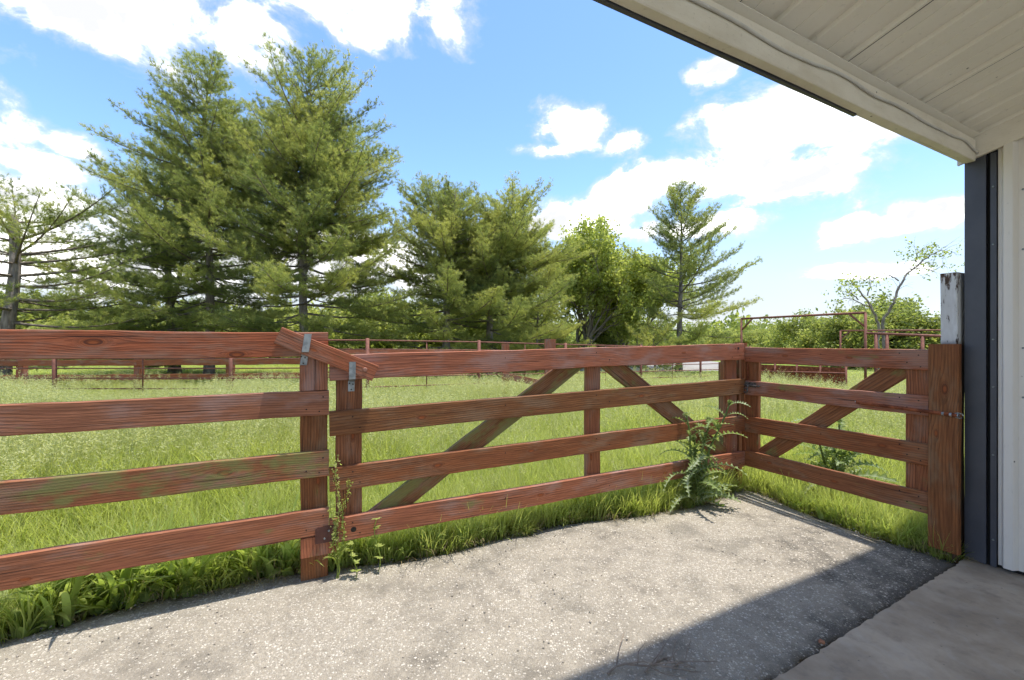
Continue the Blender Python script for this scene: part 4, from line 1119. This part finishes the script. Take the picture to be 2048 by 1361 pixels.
# ------------------------------------------------------------------ grass
def clump(name, nb, l0, l1, w0, w1, spread, lean, seed, mat, seg=4, fold=0.0, t0=.45):
    r = np.random.default_rng(seed); mb = MB()
    for k in range(nb):
        a = r.uniform(0, 6.283); p = np.array([math.cos(a), math.sin(a), 0]) * spread * math.sqrt(r.random()); p[2] = -.015
        a2 = a + r.normal(0, .7); hd = np.array([math.cos(a2), math.sin(a2), 0]); sd = np.array([-hd[1], hd[0], 0])
        L = r.uniform(l0, l1); w = r.uniform(w0, w1); ln = r.uniform(.15, 1.0) * lean
        V = []; q = []; s = np.linspace(0, 1, seg + 1); tt = []
        th = .12 + ln * s ** 1.3 * 1.6
        step = L / seg; c = p.copy()
        for i, si in enumerate(s):
            if i: c = c + step * (hd * math.sin(th[i]) + np.array([0, 0, math.cos(th[i])]))
            ww = w * (1 - si ** 2.2) * (.6 + .4 * min(1, si * 4)) + .0004
            V += [c - sd * ww, c + sd * ww]; tt += [t0 - .22 + .30 * si] * 2
            if fold: V[-2] = V[-2] + np.array([0, 0, fold * ww]); V[-1] = V[-1] + np.array([0, 0, fold * ww])
        q = [[2 * i, 2 * i + 1, 2 * i + 3, 2 * i + 2] for i in range(seg)]
        mb.add(V, quads=q, tint=np.array(tt) + r.normal(0, .11))
    me = mb.mesh(name); me.materials.append(mat); return me
def seed_clump(name, n, h0, h1, seed):
    r = np.random.default_rng(seed); mb = MB()
    for k in range(n):
        a = r.uniform(0, 6.283); p = np.array([math.cos(a), math.sin(a), 0]) * .1 * r.random(); hd = np.array([math.cos(a), math.sin(a), 0]); sd = np.array([-hd[1], hd[0], 0])
        H = r.uniform(h0, h1); le = r.uniform(.02, .22)
        s = np.linspace(0, 1, 5); c = p + np.outer(s ** 2 * le * H, hd) + np.outer(s * H, [0, 0, 1])
        V = []
        for i in range(5): V += [c[i] - sd * .0012, c[i] + sd * .0012]
        mb.add(V, quads=[[2 * i, 2 * i + 1, 2 * i + 3, 2 * i + 2] for i in range(4)], tint=.1)
        for j in range(13):
            u = j / 12; base = c[-1] + (c[-1] - c[-2]) * (u - .6) * .9 + hd * .02 * u * u
            dv = norm(r.normal(size=3) * np.array([1, 1, .5]) + np.array([0, 0, .7])); ln = (.020 + .028 * (1 - u)) ; sw = norm(np.cross(dv, r.normal(size=3))) * .0030
            mb.add([base, base + dv * ln * .6 + sw, base + dv * ln, base + dv * ln * .6 - sw], quads=[[0, 1, 2, 3]], tint=.3 + .4 * r.random())
    me = mb.mesh(name); me.materials.append(SEED); return me

SLABPOLY = np.array([(SLAB0.x, SLAB0.y), (SLAB1.x, SLAB1.y), (SLAB1.x - NN.x * 5, SLAB1.y - NN.y * 5), (SLAB0.x - NN.x * 5, SLAB0.y - NN.y * 5)])
def fan(n, y0, y1, r, k=1.28, pw=1.0):
    y = y0 + (y1 - y0) * r.random(n * 4) ** pw; x = r.uniform(-1, .9, n * 4) * (k * y1 + 2.6)
    ok = (x < k * y + .6) & (x > -k * y - 2.6)
    rel = np.stack([x - SLAB0.x, y - SLAB0.y], 1)
    beh = (rel @ np.array(NN[:2]) < .05) & (rel @ np.array(U[:2]) > -.02)
    ok &= ~in_poly(x, y, POLY) & ~in_poly(x, y, SLABPOLY) & ~beh
    # nothing on the near side of the asphalt's left end
    ok &= ~((x < EDGE[0].x + 1.0) & (y < EDGE[0].y))
    x, y = x[ok][:n], y[ok][:n]; return x, y
def meadow():
    r = np.random.default_rng(31)
    forms = [clump('f0', 24, .22, .42, .0024, .0046, .10, .85, 1, GRASS), clump('f1', 24, .28, .52, .0022, .0042, .11, .75, 2, GRASS),
             clump('f2', 20, .18, .36, .0032, .0058, .09, 1.05, 3, GRASS, t0=.42), clump('f3', 22, .30, .56, .0020, .0036, .12, .6, 4, GRASS, t0=.60),
             seed_clump('f4', 7, .48, .74, 5), seed_clump('f5', 5, .40, .66, 6)]
    X, Y, S, K = [], [], [], []
    for n, y0, y1 in ((12500, 1.0, 4.6), (15000, 4.2, 8.0), (14500, 7.6, 12.0), (7000, 11.5, 17)):
        x, y = fan(n, y0, y1, r)
        if y0 > 11: 
            m = x > (y - 9) * .35 - 1.0; x, y = x[m], y[m]
        if y0 > 7:
            m = (y < 10.6) | (x > -4.2 + (y - 10.6) * .8); x, y = x[m], y[m]
        de = seg_dist(x, y, [(p.x, p.y) for p in EDGE])
        s = (.55 + .38 * np.clip(de / 1.6, 0, 1)) * r.uniform(.75, 1.2, len(x)) * np.where(y > 6.5, .84, 1.0)
        s *= .85 + .35 * (np.sin(x * 1.3 + 2 * np.sin(y * .9)) * .5 + .5)
        k = r.integers(0, 4, len(x))
        ps = np.clip((de - .6) / 10.0, .02, .32); sd = r.random(len(x)) < ps; k[sd] = r.integers(4, 6, sd.sum())
        w = 1 + np.clip((y - 5) / 10, 0, 1) * .8
        X.append(x); Y.append(y); K.append(k); S.append(np.stack([s * w, s * w, s], 1))
    x = np.concatenate(X); y = np.concatenate(Y)
    scatter('meadow_grass', forms, np.stack([x, y, terrain(x, y) - .01], 1), r.uniform(0, 6.28, len(x)), np.vstack(S), np.concatenate(K), 'tall uncut meadow grass with pale seed heads', 'grass')
    # short turf round the trees
    x, y = fan(15000, 10.0, 26, r)
    m = ~((x > -4.2 + (y - 10.6) * .8) & (y < 16)) & ~((x > -7) & (y > 23)); x, y = x[m], y[m]
    s = r.uniform(.25, .45, len(x)); s3 = np.stack([s * 3.2, s * 3.2, s], 1)
    scatter('short_turf', forms[:3], np.stack([x, y, terrain(x, y) - .01], 1), r.uniform(0, 6.28, len(x)), s3, r.integers(0, 3, len(x)), 'short green turf under the pines', 'grass')
meadow()

def edge_growth():
    r = np.random.default_rng(44)
    forms = [clump('e0', 13, .20, .40, .008, .015, .05, .75, 11, WEED, 6, .5, .42), clump('e1', 11, .16, .32, .010, .019, .05, .95, 12, WEED, 6, .5, .38),
             clump('e2', 18, .16, .34, .004, .007, .06, .8, 13, WEED, 5, .3, .5), clump('e3', 9, .08, .17, .018, .032, .03, 1.25, 14, WEED, 6, .35, .45),
             clump('e4', 26, .10, .26, .0022, .004, .07, .8, 15, GRASS, 4, 0, .5)]
    P, R_, S, K = [], [], [], []
    for (a, b_) in zip(EDGE[:-1], EDGE[1:]):
        L = (b_ - a).length; d = (b_ - a) / L; n = Vector((-d.y, d.x, 0))
        mx = (a.x + b_.x) / 2
        n_here = int(L * (92 if mx < .3 else 62))
        for k in range(n_here):
            off = abs(r.normal(0, .13)) + r.uniform(-.035, .02); q = a.lerp(b_, r.random()) + n * off
            if mx < -1.2: kk = r.choice([0, 0, 1, 1, 2, 3, 3, 4]); s = r.uniform(.9, 1.5)
            elif mx < -.5: kk = r.choice([0, 1, 2, 2, 3, 4]); s = r.uniform(.55, .95)
            elif mx < .6: kk = r.choice([2, 2, 4, 4, 4]); s = r.uniform(.4, .85)
            elif mx < 1.9: kk = r.choice([2, 2, 4, 4]); s = r.uniform(.6, 1.05)
            else: kk = r.choice([2, 3, 4, 4, 1]); s = r.uniform(.4, .85)
            if kk == 4 or off > .05 or r.random() < .6:
                P.append((q.x, q.y, -.022 if off > 0 else -.008)); R_.append(r.uniform(0, 6.28)); S.append(s); K.append(kk)
    scatter('edge_weeds', forms, P, np.array(R_), np.array(S), K, 'rank weeds and grass tufts crowding the asphalt edge', 'weeds', .18)
edge_growth()

def loose_bits():
    r = np.random.default_rng(61); forms = []
    SM = simple('loose_stone', (.20, .17, .135), (.44, .39, .32), 25, .9)
    for k in range(4):
        bm = bmesh.new(); bmesh.ops.create_icosphere(bm, subdivisions=1, radius=1)
        for v in bm.verts: v.co *= 1 + r.normal(0, .16); v.co.z *= .65
        me = bpy.data.meshes.new('stone'); bm.to_mesh(me); bm.free(); me.materials.append(SM); forms.append(me)
    n = 5200; x = r.uniform(-2.6, 2.8, n); y = 1.2 + 2.9 * r.random(n); ok = in_poly(x, y, POLY); x, y = x[ok], y[ok]
    de = seg_dist(x, y, [(p.x, p.y) for p in EDGE]); keep = r.random(len(x)) < .30 + .7 * np.exp(-(de / .2) ** 2); x, y = x[keep], y[keep]
    scatter('loose_stones', forms, np.stack([x, y, np.full(len(x), .003)], 1), r.uniform(0, 6.28, len(x)), r.uniform(.0022, .0065, len(x)), r.integers(0, 4, len(x)), 'small loose stones scattered on the asphalt', 'gravel', .3)
    STRAW = foliage('dry_thatch', (.20, .15, .07), (.34, .27, .14), (.46, .40, .25), .2, .8)
    tf = [clump('straw', 12, .05, .14, .0010, .0022, .08, 2.2, 70 + k, STRAW, 3, 0, .45) for k in range(3)]
    P = []
    for (a, b_) in zip(EDGE[:-1], EDGE[1:]):
        L = (b_ - a).length; d = (b_ - a) / L; nn = Vector((-d.y, d.x, 0))
        for k in range(int(L * 55)):
            q = a.lerp(b_, r.random()) + nn * r.normal(.03, .05); P.append((q.x, q.y, .004 if nn.dot(q - a) < 0 else -.018))
    n = len(P); scatter('dry_thatch', tf, P, r.uniform(0, 6.28, n), r.uniform(.5, 1.1, n), r.integers(0, 3, n), 'dead straw and thatch along the ragged asphalt edge', 'thatch', .4)
loose_bits()

# ------------------------------------------------------------------ single plants
def spiny_leaf(L, W, seed, lobes=7, droop=.9, rise=.5):
    """lobed thistle leaf along +X, arching over"""
    r = np.random.default_rng(seed); n = lobes * 4; V = []; tt = []
    for i in range(n + 1):
        s = i / n; ang = rise - droop * s * 1.5
        if i == 0: c = np.zeros(3)
        else: c = c + L / n * np.array([math.cos(ang), 0, math.sin(ang)])
        env = math.sin(math.pi * min(1, s * .86 + .14)) ** .7
        ph = i % 4; lob = (.22, .55, 1.0, .42)[ph]
        for sg in (-1, 0, 1):
            if sg == 0: V.append(c + np.array([0, 0, 0])); tt.append(.92)
            else:
                w = W * env * lob * r.uniform(.75, 1.2)
                V.append(c + np.array([.16 * W * (ph == 2) + .02 * W, sg * w, .45 * w + r.normal(0, .12) * w])); tt.append(.52 if ph == 2 else .24)
    q = []
    for i in range(n): q += [[3 * i, 3 * i + 1, 3 * i + 4, 3 * i + 3], [3 * i + 1, 3 * i + 2, 3 * i + 5, 3 * i + 4]]
    me = mesh_np('leaf', np.array(V), [np.array(q)], False, {'tint': np.array(tt)}); me.materials.append(THISTLE); return me
LEAVES = [spiny_leaf(.30, .042, 1, 9), spiny_leaf(.24, .036, 2, 8, 1.1), spiny_leaf(.18, .030, 3, 7, .7, .6), spiny_leaf(.34, .046, 4, 11, 1.25, .35)]
def thistle(base, H, seed, label, stems, nleaf, sc=1.3):
    r = np.random.default_rng(seed); base = Vector(base)
    th = thing('thistle', base, label, 'thistle')
    for (dx, dy, h) in stems:
        n = 9; pts = [base + Vector((dx * (k / n) ** 1.4 + .012 * math.sin(k), dy * k / n, h * k / n)) for k in range(n + 1)]
        mb = MB(); mb.tube([p[:] for p in pts], [.012 * (1 - .5 * k / n) for k in range(n + 1)], 8, tint=.45)
        # spines down the stem
        for k in range(70):
            f = r.random() * n; i = int(f); p = np.array(pts[i].lerp(pts[min(i + 1, n)], f - i)); dv = norm(np.append(r.normal(size=2), .1)); sw = np.cross(dv, [0, 0, 1]) * .004
            mb.add([p + sw, p - sw, p + dv * r.uniform(.018, .034)], tris=[[0, 1, 2]], tint=.7)
        st = mb.build('stem', THISTLE, th, smooth=True)
        # bud
        bmb = MB(); c = np.array(pts[-1]); R = .021
        for k in range(150):
            d = norm(r.normal(size=3) + np.array([0, 0, .25])); sw = norm(np.cross(d, r.normal(size=3))) * .0045
            bmb.add([c + d * R * .55 + sw, c + d * R * .55 - sw, c + d * R * r.uniform(1.0, 1.5)], tris=[[0, 1, 2]], tint=.55 + .4 * r.random())
        bmb.build('bud', THISTLE, th)
        for k in range(nleaf):
            f = (k + r.random()) / nleaf; f = .02 + .95 * f; i = min(int(f * n), n - 1); p = pts[i].lerp(pts[i + 1], f * n - i)
            a = k * 2.4 + r.normal(0, .3); size = (1.0 - .5 * f) * r.uniform(.8, 1.15) * sc
            M = Matrix.Translation(p) @ Matrix.Rotation(a, 4, 'Z') @ Matrix.Rotation(r.normal(0, .2) - .30 - .40 * f, 4, 'Y') @ Matrix.Rotation(r.normal(0, .4), 4, 'X') @ Matrix.Scale(size, 4)
            link_mesh('leaf', LEAVES[r.integers(0, 4)], None, th, M)
    for k in range(int(nleaf * .8)):
        a = r.uniform(0, 6.28); M = Matrix.Translation(base + Vector((math.cos(a) * .03, math.sin(a) * .03, .03))) @ Matrix.Rotation(a, 4, 'Z') @ Matrix.Rotation(r.uniform(-.9, -.2), 4, 'Y') @ Matrix.Scale(r.uniform(.7, 1.0) * sc, 4)
        link_mesh('leaf', LEAVES[r.integers(0, 4)], None, th, M)
g = gp(1395, 1012)
thistle(g, .9, 3, 'large spiny thistle in front of the long gate by the corner', [(-.10, .0, .74), (.27, .02, .84), (.10, .03, .70), (-.02, .04, .55)], 16)
g = on_ground(1672, 3.75)
thistle(g, .6, 9, 'dark thistle in the grass behind the short gate', [(.02, 0, .68), (-.16, .05, .56), (.16, .06, .54), (.05, .1, .45)], 13, 1.75)

def vine():
    b_ = fl(.118, -.02, .052); th = thing('seeding_dock', b_, 'tall thin pale-green seeding weed against the gate upright', 'weed'); r = np.random.default_rng(4)
    for (dx, h) in ((0, .72), (.055, .58), (-.03, .46)):
        n = 10; pts = [np.array(b_ + E1 * (dx * k / n + .012 * math.sin(k * 1.3 + dx * 40)) + Vector((0, 0, h * k / n))) for k in range(n + 1)]
        mb = MB(); mb.tube(pts, [.0035 * (1 - .6 * k / n) for k in range(n + 1)], 5, tint=.4); mb.build('stem', WEED, th)
        lm = MB()
        for k in range(150):
            f = r.uniform(.30, 1) * n; i = min(int(f), n - 1); p = pts[i] + (pts[i + 1] - pts[i]) * (f - i) + r.normal(0, .009, 3)
            d = norm(r.normal(size=3)); s = r.uniform(.004, .010); e = norm(np.cross(d, r.normal(size=3)))
            lm.add([p - d * s, p + e * s * .7, p + d * s, p - e * s * .7], quads=[[0, 1, 2, 3]], tint=.55 + .3 * r.random())
        lm.build('seeds', WEED, th)
    lf = clump('leaf', 4, .10, .17, .006, .010, .01, 1.1, 21, WEED, 6, .5, .55)
    link_mesh('leaves', lf, None, th, Matrix.Translation(b_ + Vector((0, 0, .12))))
vine()
def sapling(p, h, seed, label):
    th = thing('creeper_shoot', p, label, 'weed'); r = np.random.default_rng(seed); n = 6
    pts = [np.array(p + Vector((.02 * math.sin(k), .01 * k * .2, h * k / n))) for k in range(n + 1)]
    mb = MB(); mb.tube(pts, .003, 5, tint=.3); mb.build('stem', WEED, th)
    for k in range(2, n + 1):
        lm = MB(); a0 = r.uniform(0, 6)
        for j in range(5):
            a = a0 + j * .55 + r.normal(0, .15); d = np.array([math.cos(a), math.sin(a), .15]); sd = np.array([-math.sin(a), math.cos(a), 0]); L = r.uniform(.026, .046)
            q = pts[k]; lm.add([q, q + d * L * .45 + sd * L * .24, q + d * L, q + d * L * .45 - sd * L * .24], quads=[[0, 1, 2, 3]], tint=.5 + .2 * r.random())
        lm.build('leaflets', WEED, th)
sapling(fl(.33, -.02, .07), .33, 6, 'leafy creeper shoot in front of the lowest gate board')
sapling(fl(.20, -.02, .09), .22, 7, 'low creeper shoot at the fence post foot')

# ------------------------------------------------------------------ litter on the ground
def litter():
    g = gp(1643, 1287); mb = MB(); r = np.random.default_rng(2)
    bm = bmesh.new(); bmesh.ops.create_icosphere(bm, subdivisions=2, radius=.013)
    for v in bm.verts: v.co *= 1 + r.normal(0, .10); v.co.z *= .7
    me = bpy.data.meshes.new('pebble'); bm.to_mesh(me); bm.free()
    o = link_mesh('pebble', me, simple('orange_stone', (.26, .10, .05), (.36, .17, .09), 30, .8), None, Matrix.Translation(g + Vector((0, 0, .006))))
    tag(o, 'small orange-brown pebble on the joint of asphalt and concrete', 'pebble')
    DRY = simple('dry_twig', (.17, .13, .095), (.28, .22, .17), 30, .9)
    def dry(px, label, seed, L):
        p0 = gp(*px); r = np.random.default_rng(seed); th = thing('dry_twig', p0, label, 'twig')
        main = [np.array(p0 + Vector((L * k / 8, .30 * L * k / 8 + .02 * math.sin(k * 1.2), .008 + .012 * math.sin(k * .6)))) for k in range(9)]
        mb = MB(); mb.tube(main, [.0045 * (1 - .06 * k) for k in range(9)], 6); mb.build('stem', DRY, th)
        for k in range(1, 8):
            a = r.uniform(.3, 1.0) * (1 if k % 2 else -1); l = r.uniform(.10, .22)
            d = np.array([math.cos(a + .29), math.sin(a + .29), .10]); m2 = MB()
            m2.tube([main[k], main[k] + d * l * .5 + r.normal(0, .008, 3), main[k] + d * l], [.003, .0022, .0012], 5); m2.build('side_twig', DRY, th)
    dry((1215, 1352), 'dry branching twig lying on the shaded asphalt', 5, .34)
    dry((1290, 1349), 'second smaller dry twig beside the branching one', 8, .22)
litter()
